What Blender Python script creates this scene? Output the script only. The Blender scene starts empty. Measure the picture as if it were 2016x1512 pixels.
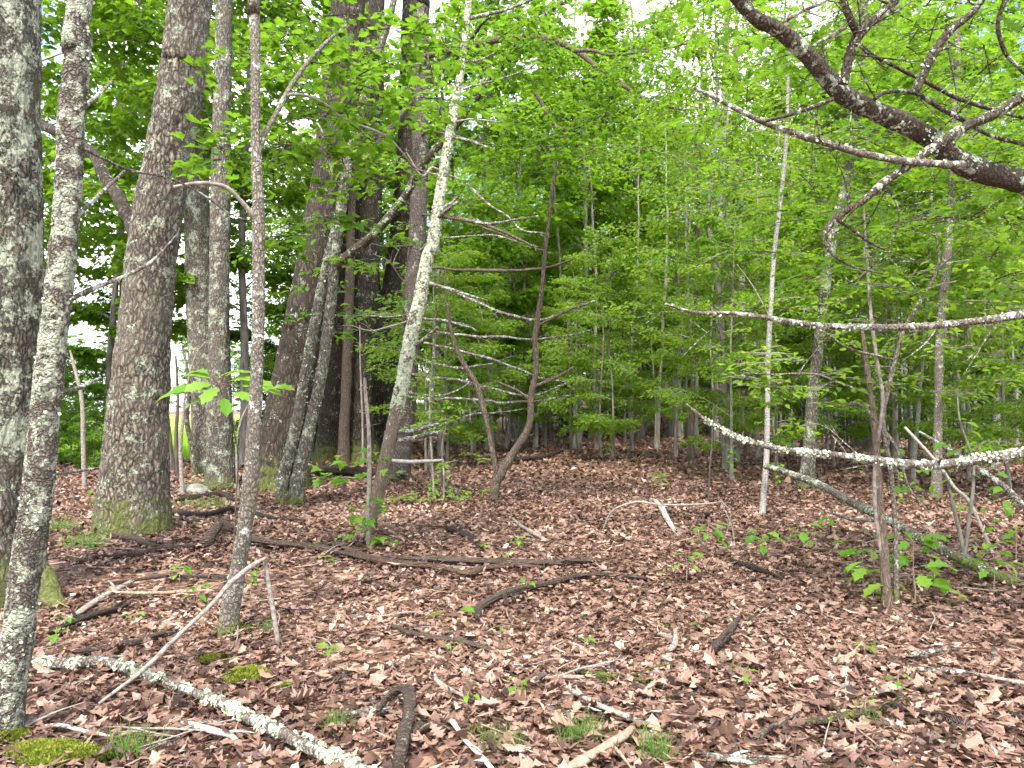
import bpy, math, random
import numpy as np
R = math.radians
rng = np.random.default_rng(7)
random.seed(7)
sc = bpy.context.scene
COL = sc.collection

# ------------------------------------------------------------------ camera, sky, sun, exposure
F = 1456.0                       # focal length in photo pixels (photo 2016 x 1512)
HORIZON = 800.0
EYE = 1.5
PITCH = math.atan((HORIZON - 756.0) / F)
cam_data = bpy.data.cameras.new('camera')
cam = bpy.data.objects.new('camera', cam_data)
COL.objects.link(cam)
cam.location = (0, 0, EYE)
cam.rotation_euler = (R(90) + PITCH, 0, 0)
cam_data.sensor_width = 36.0
cam_data.lens = 36.0 * F / 2016.0
cam_data.clip_start = 0.05
cam_data.clip_end = 1500
sc.camera = cam

SUN_EL, SUN_AZ = R(57), R(-166)     # azimuth measured from +Y towards +X
world = bpy.data.worlds.new('World')
sc.world = world
world.use_nodes = True
wt = world.node_tree
wt.nodes.clear()
w_out = wt.nodes.new('ShaderNodeOutputWorld')
w_bg = wt.nodes.new('ShaderNodeBackground')
w_sky = wt.nodes.new('ShaderNodeTexSky')
w_sky.sky_type = 'NISHITA'
w_sky.sun_disc = False
w_sky.sun_elevation = SUN_EL
w_sky.sun_rotation = SUN_AZ
w_sky.dust_density = 2.0
w_mix = wt.nodes.new('ShaderNodeMix'); w_mix.data_type = 'RGBA'
w_tc = wt.nodes.new('ShaderNodeTexCoord')
w_no = wt.nodes.new('ShaderNodeTexNoise')
w_no.inputs['Scale'].default_value = 2.6
w_no.inputs['Detail'].default_value = 5
w_rp = wt.nodes.new('ShaderNodeValToRGB')
w_rp.color_ramp.elements[0].position = 0.40
w_rp.color_ramp.elements[1].position = 0.56
wt.links.new(w_tc.outputs['Generated'], w_no.inputs['Vector'])
wt.links.new(w_no.outputs['Fac'], w_rp.inputs['Fac'])
wt.links.new(w_rp.outputs['Color'], w_mix.inputs[0])
wt.links.new(w_sky.outputs['Color'], w_mix.inputs[6])
w_mix.inputs[7].default_value = (8.5, 8.8, 9.2, 1)      # bright white cloud
wt.links.new(w_mix.outputs[2], w_bg.inputs['Color'])
w_bg.inputs['Strength'].default_value = 0.15
wt.links.new(w_bg.outputs[0], w_out.inputs[0])

sun_d = bpy.data.lights.new('sun', 'SUN')
sun_d.energy = 3.2
sun_d.angle = R(11)
sun_d.color = (1.0, 0.95, 0.86)
sun = bpy.data.objects.new('sun', sun_d)
COL.objects.link(sun)
sun.rotation_euler = (R(90) - SUN_EL, 0, -SUN_AZ + math.pi)
# lamp points along its -Z: from the sun's place in the sky down to the ground
import mathutils
sv = mathutils.Vector((math.sin(SUN_AZ) * math.cos(SUN_EL), math.cos(SUN_AZ) * math.cos(SUN_EL), math.sin(SUN_EL)))
sun.rotation_euler = (-sv).to_track_quat('-Z', 'Y').to_euler()

sc.view_settings.view_transform = 'Standard'
sc.view_settings.look = 'None'
sc.view_settings.gamma = 1.0
sc.view_settings.exposure = 1.6
sc.view_settings.use_curve_mapping = False
sc.render.engine = 'CYCLES'
cy = sc.cycles
cy.max_bounces = 7; cy.diffuse_bounces = 4; cy.glossy_bounces = 1; cy.transmission_bounces = 4
cy.transparent_max_bounces = 4
cy.caustics_reflective = False; cy.caustics_refractive = False
cy.use_adaptive_sampling = True
cy.adaptive_threshold = 0.03
cy.use_denoising = True
try:
    cy.denoiser = 'OPENIMAGEDENOISE'
except Exception:
    pass

# ------------------------------------------------------------------ maths helpers
_S, _C = math.sin(PITCH), math.cos(PITCH)
def ray(px, py):
    u, v = (px - 1008.0) / F, (756.0 - py) / F
    return np.array([u, _C - v * _S, _S + v * _C])
def P(px, py, d):
    r = ray(px, py); r = r * (d / r[1])
    return np.array([r[0], r[1], EYE + r[2]])
def pxr(w, d):                   # half of a width in photo pixels, in metres at depth d
    return 0.5 * w * d / F

def _hash(ix, iy, iz):
    h = (ix.astype(np.uint64) * np.uint64(374761393) + iy.astype(np.uint64) * np.uint64(668265263) + iz.astype(np.uint64) * np.uint64(2246822519)) & np.uint64(0xFFFFFFFF)
    h = ((h ^ (h >> np.uint64(13))) * np.uint64(1274126177)) & np.uint64(0xFFFFFFFF)
    h = h ^ (h >> np.uint64(16))
    return (h & np.uint64(0xFFFFFF)).astype(np.float64) / float(0xFFFFFF)
def vnoise(p):
    p = np.asarray(p, float) + 1000.0
    i = np.floor(p).astype(np.int64); f = p - i
    f = f * f * (3 - 2 * f)
    out = 0
    for dx in (0, 1):
        wx = f[:, 0] if dx else 1 - f[:, 0]
        for dy in (0, 1):
            wy = f[:, 1] if dy else 1 - f[:, 1]
            for dz in (0, 1):
                wz = f[:, 2] if dz else 1 - f[:, 2]
                out = out + wx * wy * wz * _hash(i[:, 0] + dx, i[:, 1] + dy, i[:, 2] + dz)
    return out
def fbm(p, o=3):
    p = np.asarray(p, float); s = 0; a = 0.5
    for k in range(o):
        s = s + a * vnoise(p * 2.0 ** k + 17.3 * k); a *= 0.5
    return s / (1 - 0.5 ** o)
def sstep(a, b, x):
    t = np.clip((x - a) / (b - a), 0, 1)
    return t * t * (3 - 2 * t)

def gz(x, y):
    """height of the forest floor"""
    x = np.atleast_1d(np.asarray(x, float)); y = np.atleast_1d(np.asarray(y, float))
    p = np.stack([x, y, np.zeros_like(x)], 1)
    z = 0.10 * (vnoise(p * 0.55) - 0.5) + 0.04 * (vnoise(p * 1.9 + 5) - 0.5)
    ratio = x / np.maximum(y, 1.0)
    hill = 34.0 * sstep(42, 105, y) * sstep(0.10, 0.45, ratio)
    hill = hill + 7.0 * sstep(48, 130, y) * sstep(-0.25, 0.1, ratio)
    rough = sstep(40, 60, y) * (fbm(p * 0.12, 3) - 0.5) * 5 * sstep(0.10, 0.3, ratio)
    dip = -0.7 * sstep(19, 27, y) * sstep(-0.19, -0.27, ratio)
    return z + hill + rough + dip
def g1(x, y):
    return float(gz(x, y)[0])
def G(px, py, up=0.0):
    """where the ray through a pixel meets the forest floor (raised by up)"""
    r = ray(px, py); h = up
    for _ in range(6):
        t = (h - EYE) / r[2]
        q = r * t
        h = 0.5 * h + 0.5 * (g1(q[0], q[1]) + up)
    return np.array([q[0], q[1], g1(q[0], q[1]) + up])
def depth_of(py):
    return G(1008, py)[1]

def unit(v):
    v = np.asarray(v, float)
    n = np.linalg.norm(v, axis=-1, keepdims=True)
    return v / np.maximum(n, 1e-9)

# ------------------------------------------------------------------ mesh builder
class MB:
    def __init__(s):
        s.v, s.f, s.m, s.s, s.r, s.n = [], [], [], [], [], 0
    def add(s, v, f, mat=0, smooth=False, rnd=0.5):
        v = np.asarray(v, np.float32).reshape(-1, 3); f = np.asarray(f, np.int32).reshape(-1, 3)
        s.v.append(v); s.f.append(f + s.n)
        s.m.append(np.full(len(f), mat, np.int32)); s.s.append(np.full(len(f), smooth, bool))
        r = np.asarray(rnd, np.float32)
        s.r.append(np.full(len(v), float(r), np.float32) if r.ndim == 0 else r)
        s.n += len(v)
    def mesh(s, name, mats, origin=(0, 0, 0)):
        v = np.concatenate(s.v) - np.asarray(origin, np.float32); f = np.concatenate(s.f)
        me = bpy.data.meshes.new(name)
        me.vertices.add(len(v)); me.vertices.foreach_set('co', v.astype(np.float32).ravel())
        me.loops.add(len(f) * 3); me.loops.foreach_set('vertex_index', f.ravel())
        me.polygons.add(len(f)); me.polygons.foreach_set('loop_start', np.arange(0, len(f) * 3, 3, dtype=np.int32))
        me.polygons.foreach_set('material_index', np.concatenate(s.m))
        me.polygons.foreach_set('use_smooth', np.concatenate(s.s))
        a = me.attributes.new('rnd', 'FLOAT', 'POINT'); a.data.foreach_set('value', np.concatenate(s.r))
        for m in (mats if isinstance(mats, (list, tuple)) else [mats]):
            me.materials.append(m)
        me.update(calc_edges=True)
        return me
    def build(s, name, mats, parent=None, origin=(0, 0, 0)):
        o = bpy.data.objects.new(name, s.mesh(name, mats, origin)); COL.objects.link(o)
        if parent is not None: o.parent = parent
        return o

def tag(o, label=None, cat=None, group=None, kind=None):
    if label: o['label'] = label
    if cat: o['category'] = cat
    if group: o['group'] = group
    if kind: o['kind'] = kind
    return o
def root(name, loc, label, cat, group=None, rz=0.0, s=1.0):
    o = bpy.data.objects.new(name, None); COL.objects.link(o)
    o.location = loc; o.rotation_euler = (0, 0, rz); o.scale = (s, s, s)
    o.empty_display_size = 0.2
    return tag(o, label, cat, group)
def child(name, mesh, parent):
    o = bpy.data.objects.new(name, mesh); COL.objects.link(o); o.parent = parent
    return o

def spline(pts, n):
    """Catmull-Rom through pts (any number of columns), n samples"""
    p = np.asarray(pts, float)
    if len(p) == 2:
        t = np.linspace(0, 1, n)[:, None]; return p[0] * (1 - t) + p[1] * t
    q = np.vstack([2 * p[0] - p[1], p, 2 * p[-1] - p[-2]])
    L = np.r_[0, np.cumsum(np.linalg.norm(np.diff(p[:, :3], axis=0), axis=1))]
    u = np.linspace(0, L[-1], n); k = np.clip(np.searchsorted(L, u, 'right') - 1, 0, len(p) - 2)
    t = ((u - L[k]) / np.maximum(L[k + 1] - L[k], 1e-9))[:, None]
    a, b, c, d = q[k], q[k + 1], q[k + 2], q[k + 3]
    return 0.5 * (2 * b + (c - a) * t + (2 * a - 5 * b + 4 * c - d) * t ** 2 + (3 * b - a - 3 * c + d) * t ** 3)

def frames(c):
    t = unit(np.gradient(c, axis=0))
    ref = np.array([0, 1.0, 0]) if abs(t[0] @ np.array([0, 1.0, 0])) < 0.9 else np.array([1.0, 0, 0])
    us = np.empty_like(c); u = unit(ref - t[0] * (ref @ t[0]))
    for i in range(len(c)):
        u = unit(u - t[i] * (u @ t[i])); us[i] = u
    return t, us, np.cross(t, us)

def tube(mb, pts, rad, n=24, nr=8, amp=0.12, freq=9.0, mat=0, wob=0.0, ridge=None, flare=None, rnd=0.5, cap=True, twist=0.0, groove=None, jag=0.0, flat=1.0, lump=0.0):
    """a tapered, uneven limb through pts. ridge = (depth m, ridges per m, stretch); flare = (height m, factor, lobes)"""
    d = np.column_stack([np.asarray(pts, float), np.asarray(rad, float)])
    s = spline(d, n); c, r = s[:, :3], np.maximum(s[:, 3], 1e-4)
    if wob:
        w = np.stack([vnoise(c * 2.3 + k * 31.7) - 0.5 for k in range(3)], 1)
        e = np.minimum(1, np.minimum(np.arange(n), np.arange(n)[::-1]) / (0.15 * n))[:, None]
        c = c + w * wob * e
    t, u, v = frames(c)
    th = np.linspace(0, 2 * np.pi, nr, endpoint=False)
    if twist: th = th[None, :] + twist * np.linspace(0, 1, n)[:, None]
    else: th = np.repeat(th[None, :], n, 0)
    dirs = np.cos(th)[:, :, None] * u[:, None, :] + np.sin(th)[:, :, None] * v[:, None, :]
    rr = np.repeat(r[:, None], nr, 1)
    if flare:
        h, fac, lobes = flare
        z = c[:, 2] - c[:, 2].min()
        e = np.exp(-np.maximum(z, 0) / h)[:, None]
        lob = 0.5 + 0.5 * np.cos(lobes * th + 0.7 + 0.5 * np.sin(2 * th))
        rr = rr * (1 + fac * e * (0.35 + 0.65 * lob) )
    sl = np.r_[0, np.cumsum(np.linalg.norm(np.diff(c, axis=0), axis=1))]
    if lump:
        lm_ = 1 + lump * (2 * fbm(np.stack([sl * 4.5 + c[0, 0] * 7, np.full(n, c[0, 1]), np.zeros(n)], 1), 2) - 1)
        rr = rr * lm_[:, None]
    if groove:
        gd, gk = groove
        q = np.stack([np.cos(th) * gk, np.sin(th) * gk, np.repeat(sl[:, None] * 2.2, nr, 1) + c[0, 0] * 3], -1).reshape(-1, 3)
        rr = rr * (1 + gd * (1.6 * np.abs(2 * vnoise(q) - 1) - .7).reshape(n, nr))
    if jag:
        for e, sg in ((0, -1), (n - 1, 1)):
            rr[e] *= .55
    pos = c[:, None, :] + dirs * rr[:, :, None]
    if jag:
        for e, sg in ((0, -1), (n - 1, 1)):
            pos[e] += t[e] * sg * (rng.random(nr) ** 2 * jag * r[e] * 3)[:, None]
    if flat != 1.0:
        pos[:, :, 2] = c[:, None, 2] + (pos[:, :, 2] - c[:, None, 2]) * flat
    flat = pos.reshape(-1, 3)
    disp = amp * (2 * fbm(flat * freq, 2) - 1).reshape(n, nr) * rr
    if ridge:
        dp, fq, st = ridge
        q = flat * np.array([fq, fq, fq / st]); q = q + 0.5 * np.stack([vnoise(flat * 5 + 3), vnoise(flat * 5 + 9), vnoise(flat * 5 + 13)], 1)
        nn = np.abs(2 * vnoise(q) - 1)
        disp = disp + dp * (np.minimum(1, nn * 2.2) - 0.7).reshape(n, nr)
    pos = pos + dirs * disp[:, :, None]
    V = pos.reshape(-1, 3)
    i = np.arange(n - 1)[:, None] * nr; j = np.arange(nr)[None, :]; j2 = (j + 1) % nr
    a, b, c2, d2 = i + j, i + j2, i + nr + j2, i + nr + j
    faces = np.concatenate([np.stack([a, b, c2], -1).reshape(-1, 3), np.stack([a, c2, d2], -1).reshape(-1, 3)])
    mb.add(V, faces, mat, True, rnd)
    if cap:
        for k, flip in ((0, True), (n - 1, False)):
            ring = V[k * nr:(k + 1) * nr]
            cv = np.vstack([ring, ring.mean(0)[None]])
            idx = np.arange(nr); fc = np.stack([idx, (idx + 1) % nr, np.full(nr, nr)], 1)
            mb.add(cv, fc[:, ::-1] if flip else fc, mat, False, rnd)
    return s, (t, u, v)

# ------------------------------------------------------------------ leaf templates: x along, y across, z up (unit length)
def strip(st, mid=True):
    V, Fc = [], []
    rows = []
    for x, w, sh in st:
        if w <= 0:
            V.append((x, 0, 0)); rows.append((len(V) - 1,))
        elif mid:
            V += [(x + sh, -w, 0), (x, 0, 0), (x + sh, w, 0)]; rows.append((len(V) - 3, len(V) - 2, len(V) - 1))
        else:
            V += [(x + sh, -w, 0), (x + sh, w, 0)]; rows.append((len(V) - 2, len(V) - 1))
    for a, b in zip(rows, rows[1:]):
        if len(a) == 1 and len(b) > 1:
            Fc += [(a[0], b[k + 1], b[k]) for k in range(len(b) - 1)]
        elif len(b) == 1:
            Fc += [(a[k], a[k + 1], b[0]) for k in range(len(a) - 1)]
        else:
            for k in range(len(a) - 1):
                Fc += [(a[k], a[k + 1], b[k + 1]), (a[k], b[k + 1], b[k])]
    return np.array(V, float), np.array(Fc, int)
OAK = strip([(-.12, 0, 0), (0, .035, 0), (.14, .16, .03), (.24, .07, 0), (.36, .27, .07), (.47, .09, 0), (.58, .32, .08), (.70, .10, 0), (.80, .20, .07), (.89, .06, 0), (1, 0, 0)])
OAK_B = strip([(-.10, 0, 0), (.02, .04, 0), (.20, .19, .04), (.31, .13, 0), (.48, .27, .06), (.60, .17, 0), (.74, .23, .06), (.86, .11, 0), (1, 0, 0)])
OAK_C = strip([(0, 0, 0), (.2, .17, .04), (.34, .11, 0), (.54, .27, .07), (.68, .14, 0), (.80, .19, .06), (1, 0, 0)], mid=False)
OVAL = strip([(0, 0, 0), (.22, .20, 0), (.5, .30, 0), (.78, .18, 0), (1, 0, 0)])
OVAL_S = strip([(0, 0, 0), (.45, .28, 0), (1, 0, 0)])
KITE = (np.array([(0, 0, 0), (.45, -.3, .06), (1, 0, 0), (.45, .3, .06)], float), np.array([(0, 2, 1), (0, 3, 2)]))
def maple_t():
    pts = [(0, 0), (.02, -.26), (-.02, -.44), (.22, -.36), (.34, -.52), (.46, -.30), (.55, -.34), (.62, -.16), (.82, -.2), (1, 0),
           (.82, .2), (.62, .16), (.55, .34), (.46, .30), (.34, .52), (.22, .36), (-.02, .44), (.02, .26)]
    V = [(.34, 0, 0)] + [(x, y, 0.02) for x, y in pts]; n = len(pts)
    Fc = [(0, 1 + (k + 1) % n, 1 + k) for k in range(n)]
    return np.array(V, float), np.array(Fc, int)
MAPLE = maple_t()
def maple_s():
    pts = [(0, 0), (-.02, -.4), (.24, -.28), (.42, -.48), (.55, -.2), (1, 0), (.55, .2), (.42, .48), (.24, .28), (-.02, .4)]
    V = [(.34, 0, 0)] + [(x, y, 0.02) for x, y in pts]; n = len(pts)
    return np.array(V, float), np.array([(0, 1 + (k + 1) % n, 1 + k) for k in range(n)], int)
MAPLE_S = maple_s()
MAPLE_F = (np.array([(0, 0, 0), (.12, -.42, .03), (.45, -.44, .03), (1, 0, -.05), (.45, .44, .03), (.12, .42, .03), (.45, 0, 0)], float), np.array([(0, 6, 1), (1, 6, 2), (2, 6, 3), (3, 6, 4), (4, 6, 5), (5, 6, 0)]))

def leaves(mb, tmpl, pos, d, nrm, size, rnd, mat=0, bend=0.0, fold=0.0, curl=0.0, smooth=False, twist=0.0):
    T, Fc = tmpl
    N = len(pos)
    if N == 0: return
    d = unit(d); sd = unit(np.cross(nrm, d)); nn = np.cross(d, sd)
    size = np.broadcast_to(np.asarray(size, float), (N,))
    bc = lambda a: np.broadcast_to(np.asarray(a, float), (N,))[:, None]
    x, y = T[None, :, 0], T[None, :, 1]
    xx = np.broadcast_to(x, (N, len(T)))
    z = T[None, :, 2] + bc(bend) * (x - 0.4) ** 2 * 1.6 + bc(fold) * np.abs(y) + bc(curl) * y * y * 4 + bc(twist) * (x - .4) * y * 2
    V = pos[:, None, :] + size[:, None, None] * (xx[..., None] * d[:, None, :] + y[..., None] * sd[:, None, :] + z[..., None] * nn[:, None, :])
    f = Fc[None] + (np.arange(N) * len(T))[:, None, None]
    mb.add(V.reshape(-1, 3), f.reshape(-1, 3), mat, smooth, np.repeat(np.asarray(rnd, np.float32), len(T)))

# ------------------------------------------------------------------ materials
class NT:
    def __init__(s, name):
        s.m = bpy.data.materials.new(name); s.m.use_nodes = True
        s.t = s.m.node_tree; s.t.nodes.clear()
        s.out = s.new('ShaderNodeOutputMaterial')
    def new(s, ty, **kw):
        n = s.t.nodes.new(ty)
        for k, v in kw.items():
            if k in n.inputs: n.inputs[k].default_value = v
            else: setattr(n, k, v)
        return n
    def link(s, a, b): s.t.links.new(a, b)
    def mix(s, fac, a, b, mode='MIX'):
        n = s.new('ShaderNodeMix', data_type='RGBA', blend_type=mode)
        for sock, v in ((n.inputs[0], fac), (n.inputs[6], a), (n.inputs[7], b)):
            if hasattr(v, 'is_output'): s.link(v, sock)
            else: sock.default_value = v if not isinstance(v, tuple) else (*v, 1)
        return n.outputs[2]
    def ramp(s, fac, stops, interp='LINEAR'):
        n = s.new('ShaderNodeValToRGB'); cr = n.color_ramp; cr.interpolation = interp
        while len(cr.elements) < len(stops): cr.elements.new(0.5)
        for e, (p, c) in zip(cr.elements, stops):
            e.position = p; e.color = (*c, 1) if isinstance(c, tuple) else (c, c, c, 1)
        s.link(fac, n.inputs[0]); return n.outputs[0]
    def math(s, op, a, b=0.0, clamp=False):
        n = s.new('ShaderNodeMath', operation=op, use_clamp=clamp)
        for sock, v in ((n.inputs[0], a), (n.inputs[1], b)):
            if hasattr(v, 'is_output'): s.link(v, sock)
            else: sock.default_value = v
        return n.outputs[0]
    def noise(s, vec, scale, detail=3, rough=0.55, dist=0.0):
        n = s.new('ShaderNodeTexNoise'); n.inputs['Scale'].default_value = scale; n.inputs['Detail'].default_value = detail
        n.inputs['Roughness'].default_value = rough; n.inputs['Distortion'].default_value = dist
        s.link(vec, n.inputs['Vector']); return n.outputs['Fac']
    def mapped(s, vec, scale):
        n = s.new('ShaderNodeMapping'); n.inputs['Scale'].default_value = scale; s.link(vec, n.inputs['Vector']); return n.outputs[0]

LICHEN = (0.44, 0.47, 0.35)
def bark(name, dark, light, lichen=0.3, moss=0.0, scale=26, stretch=3.5, bump=0.6, lic=LICHEN, crack=0.16, simple=False, lich_scale=5.0, speck=0.0, along_x=False):
    n = NT(name)
    tc = n.new('ShaderNodeTexCoord').outputs['Object']
    if simple:
        f = n.noise(n.mapped(tc, (1, 1, 0.25)), scale, 3, 0.65)
        col = n.mix(n.ramp(f, [(.3, 0.0), (.7, 1.0)]), dark, light)
        h = f
    else:
        wob = n.new('ShaderNodeTexNoise'); wob.inputs['Scale'].default_value = 9; wob.inputs['Detail'].default_value = 3; n.link(tc, wob.inputs['Vector'])
        vm = n.new('ShaderNodeVectorMath', operation='MULTIPLY_ADD')
        n.link(wob.outputs['Color'], vm.inputs[0]); vm.inputs[1].default_value = (.05 / stretch, .05, .05) if along_x else (.07, .07, .07 / stretch)
        n.link(n.mapped(tc, (1.0 / stretch, 1, 1) if along_x else (1, 1, 1.0 / stretch)), vm.inputs[2])
        vo = n.new('ShaderNodeTexVoronoi', feature='DISTANCE_TO_EDGE'); vo.inputs['Scale'].default_value = scale
        n.link(vm.outputs[0], vo.inputs['Vector'])
        plate = n.ramp(vo.outputs['Distance'], [(0.0, 0.0), (crack * .5, .35), (crack * 1.5, 1.0)])
        fine = n.noise(n.mapped(tc, (0.25, 1, 1) if along_x else (1, 1, 0.45)), scale * 2.4, 5, 0.75)
        big = n.noise(tc, 2.2, 3)
        f = n.math('MULTIPLY', plate, n.ramp(fine, [(.36, .12), (.62, 1.0)]))
        col = n.mix(f, dark, light)
        col = n.mix(n.ramp(big, [(.4, 0.0), (.7, 0.6)]), col, tuple(0.45 * x for x in light))
        h = n.math('ADD', n.math('MULTIPLY', plate, 0.8), n.math('MULTIPLY', fine, 0.8))
    if lichen > 0:
        l1 = n.noise(tc, lich_scale, 6, 0.72, 0.3)
        l2 = n.noise(tc, 42, 5, 0.7)
        lm = n.math('ADD', l1, n.math('MULTIPLY', l2, 0.55))
        t0 = 1.0 - 0.40 * lichen
        mask = n.ramp(lm, [(t0, 0.0), (t0 + 0.05, 1.0)])
        lc = n.mix(n.ramp(n.noise(tc, 30, 3), [(.35, 0.0), (.65, 1.0)]), tuple(0.55 * x for x in lic), lic)
        col = n.mix(mask, col, lc)
        h = n.math('ADD', h, n.math('MULTIPLY', mask, 0.55))
    if speck > 0:
        vo2 = n.new('ShaderNodeTexVoronoi', feature='F1'); vo2.inputs['Scale'].default_value = 60
        n.link(tc, vo2.inputs['Vector'])
        sm = n.ramp(vo2.outputs['Distance'], [(0.25 + .1 * speck, 1.0), (0.33 + .12 * speck, 0.0)])
        col = n.mix(n.math('MULTIPLY', sm, n.ramp(n.noise(tc, 9, 3), [(.42, 0.0), (.5, 1.0)])), col, (0.09, 0.07, 0.06))
    if moss > 0:
        sx = n.new('ShaderNodeSeparateXYZ'); n.link(tc, sx.inputs[0])
        zz = n.math('SUBTRACT', 1.0, n.math('DIVIDE', sx.outputs[2], moss))
        mm = n.math('ADD', n.math('MULTIPLY', zz, 0.55), n.noise(tc, 8, 4, 0.65))
        mk = n.ramp(mm, [(0.78, 0.0), (0.95, 0.85)])
        mc = n.mix(n.noise(tc, 35, 2), (0.05, 0.065, 0.015), (0.16, 0.18, 0.04))
        col = n.mix(mk, col, mc)
    b = n.new('ShaderNodeBsdfPrincipled'); b.inputs['Roughness'].default_value = 0.85
    b.inputs['Specular IOR Level'].default_value = 0.25
    n.link(col, b.inputs['Base Color'])
    bp = n.new('ShaderNodeBump'); bp.inputs['Strength'].default_value = bump; bp.inputs['Distance'].default_value = 0.02
    n.link(h, bp.inputs['Height']); n.link(bp.outputs[0], b.inputs['Normal'])
    n.link(b.outputs[0], n.out.inputs[0])
    return n.m

def leafmat(name, a, b, c, trans=0.5, tcol=(0.30, 0.46, 0.03), rough=0.5, spec=0.22):
    """a, b, c: leaf colours picked by the leaf's own number"""
    n = NT(name)
    at = n.new('ShaderNodeAttribute', attribute_name='rnd').outputs['Fac']
    col = n.ramp(at, [(0.0, a), (0.5, b), (1.0, c)])
    pr = n.new('ShaderNodeBsdfPrincipled'); pr.inputs['Roughness'].default_value = rough; pr.inputs['Specular IOR Level'].default_value = spec
    n.link(col, pr.inputs['Base Color'])
    if trans > 0:
        tr = n.new('ShaderNodeBsdfTranslucent')
        n.link(n.mix(0.7, n.mix(1.0, col, (2.2, 2.2, 2.2), 'MULTIPLY'), tcol), tr.inputs[0])
        mx = n.new('ShaderNodeMixShader'); mx.inputs[0].default_value = trans
        n.link(pr.outputs[0], mx.inputs[1]); n.link(tr.outputs[0], mx.inputs[2]); n.link(mx.outputs[0], n.out.inputs[0])
    else:
        n.link(pr.outputs[0], n.out.inputs[0])
    return n.m

def plain(name, a, b, scale=20, rough=0.85, bump=0.3, stretch=(1, 1, 1), detail=4):
    n = NT(name); tc = n.mapped(n.new('ShaderNodeTexCoord').outputs['Object'], stretch)
    f = n.noise(tc, scale, detail, 0.65)
    pr = n.new('ShaderNodeBsdfPrincipled'); pr.inputs['Roughness'].default_value = rough; pr.inputs['Specular IOR Level'].default_value = 0.25
    n.link(n.mix(n.ramp(f, [(.3, 0.0), (.7, 1.0)]), a, b), pr.inputs['Base Color'])
    bp = n.new('ShaderNodeBump'); bp.inputs['Strength'].default_value = bump; bp.inputs['Distance'].default_value = 0.02
    n.link(f, bp.inputs['Height']); n.link(bp.outputs[0], pr.inputs['Normal'])
    n.link(pr.outputs[0], n.out.inputs[0])
    return n.m

M = {}
M['oak'] = bark('oak_bark', (0.022, 0.016, 0.013), (0.40, 0.345, 0.27), 0.42, 0.9, 21, 2.6, 1.0, crack=0.26, lich_scale=6)
M['oak_big'] = bark('oak_bark_lichened', (0.026, 0.02, 0.016), (0.27, 0.236, 0.18), 0.60, 0.7, 27, 2.8, 1.0, crack=0.24, lich_scale=4.5)
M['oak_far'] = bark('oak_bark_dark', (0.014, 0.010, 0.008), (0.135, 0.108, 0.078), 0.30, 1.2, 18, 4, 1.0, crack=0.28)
M['grey'] = bark('grey_bark', (0.035, 0.029, 0.024), (0.31, 0.278, 0.22), 0.48, 0.5, 27, 3.4, 0.9, crack=.22)
M['speckled'] = bark('speckled_bark', (0.045, 0.035, 0.032), (0.25, 0.215, 0.17), 0.60, 0.0, 50, 0.9, 0.8, lich_scale=10, lic=(0.47, 0.50, 0.38))
M['smooth'] = bark('smooth_maple_bark', (0.07, 0.056, 0.047), (0.33, 0.297, 0.235), 0.38, 0.35, 44, 2.0, 0.5, lich_scale=8, lic=(0.56, 0.56, 0.5), speck=0.5)
M['lichen_bark'] = bark('lichen_covered_bark', (0.06, 0.045, 0.034), (0.27, 0.215, 0.17), 0.74, 0.0, 34, 2.5, 0.8, lich_scale=9, lic=(0.56, 0.60, 0.44))
M['bare'] = bark('bare_weathered_wood', (0.10, 0.07, 0.052), (0.40, 0.31, 0.24), 0.30, 0, 45, 8, 0.8, crack=.3)
M['pine'] = bark('pine_bark', (0.045, 0.035, 0.033), (0.21, 0.175, 0.145), 0.30, 0.3, 34, 2.4, 0.8)
M['dead'] = bark('dead_brown_wood', (0.045, 0.032, 0.026), (0.24, 0.185, 0.135), 0.2, 0.0, 40, 6, 0.7)
M['deadlichen'] = bark('dead_branch_lichened', (0.06, 0.047, 0.038), (0.30, 0.25, 0.21), 0.52, 0.0, 45, 3, 0.7, lich_scale=12, lic=(0.58, 0.64, 0.54))
M['limb'] = bark('dark_limb_bark', (0.03, 0.023, 0.017), (0.13, 0.103, 0.068), 0.42, 0.0, 40, 2.5, 0.7, lich_scale=9, lic=(0.47, 0.53, 0.42))
M['birch'] = bark('pale_birch_bark', (0.20, 0.185, 0.165), (0.50, 0.48, 0.44), 0.3, 0.0, 30, 0.5, 0.3, speck=0.6, lic=(0.55, 0.57, 0.5))
M['sap'] = bark('sapling_bark', (0.10, 0.085, 0.07), (0.28, 0.26, 0.22), 0.3, 0, 30, simple=True, bump=0.3)
M['far'] = bark('far_trunk_bark', (0.08, 0.07, 0.06), (0.30, 0.28, 0.25), 0.0, 0, 14, simple=True, bump=0.4)
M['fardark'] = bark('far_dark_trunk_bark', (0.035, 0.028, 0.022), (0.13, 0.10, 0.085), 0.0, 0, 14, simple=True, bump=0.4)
M['rot'] = bark('rotten_log_wood', (0.03, 0.02, 0.015), (0.25, 0.185, 0.145), 0.15, 0, 60, 9, 1.0, crack=.3, along_x=True)
M['rotdark'] = bark('wet_dark_log_wood', (0.022, 0.015, 0.012), (0.13, 0.092, 0.072), 0.0, 0, 60, 9, 1.0, crack=.3, along_x=True)
M['redwood'] = bark('red_brown_log_wood', (0.05, 0.028, 0.02), (0.30, 0.19, 0.135), 0.1, 0, 60, 9, 1.0, crack=.3, along_x=True)
M['mossy'] = bark('mossy_log_wood', (0.04, 0.03, 0.02), (0.16, 0.11, 0.075), 0.55, 0, 40, 1.0, 0.8, lic=(0.15, 0.17, 0.03), lich_scale=6)
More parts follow.
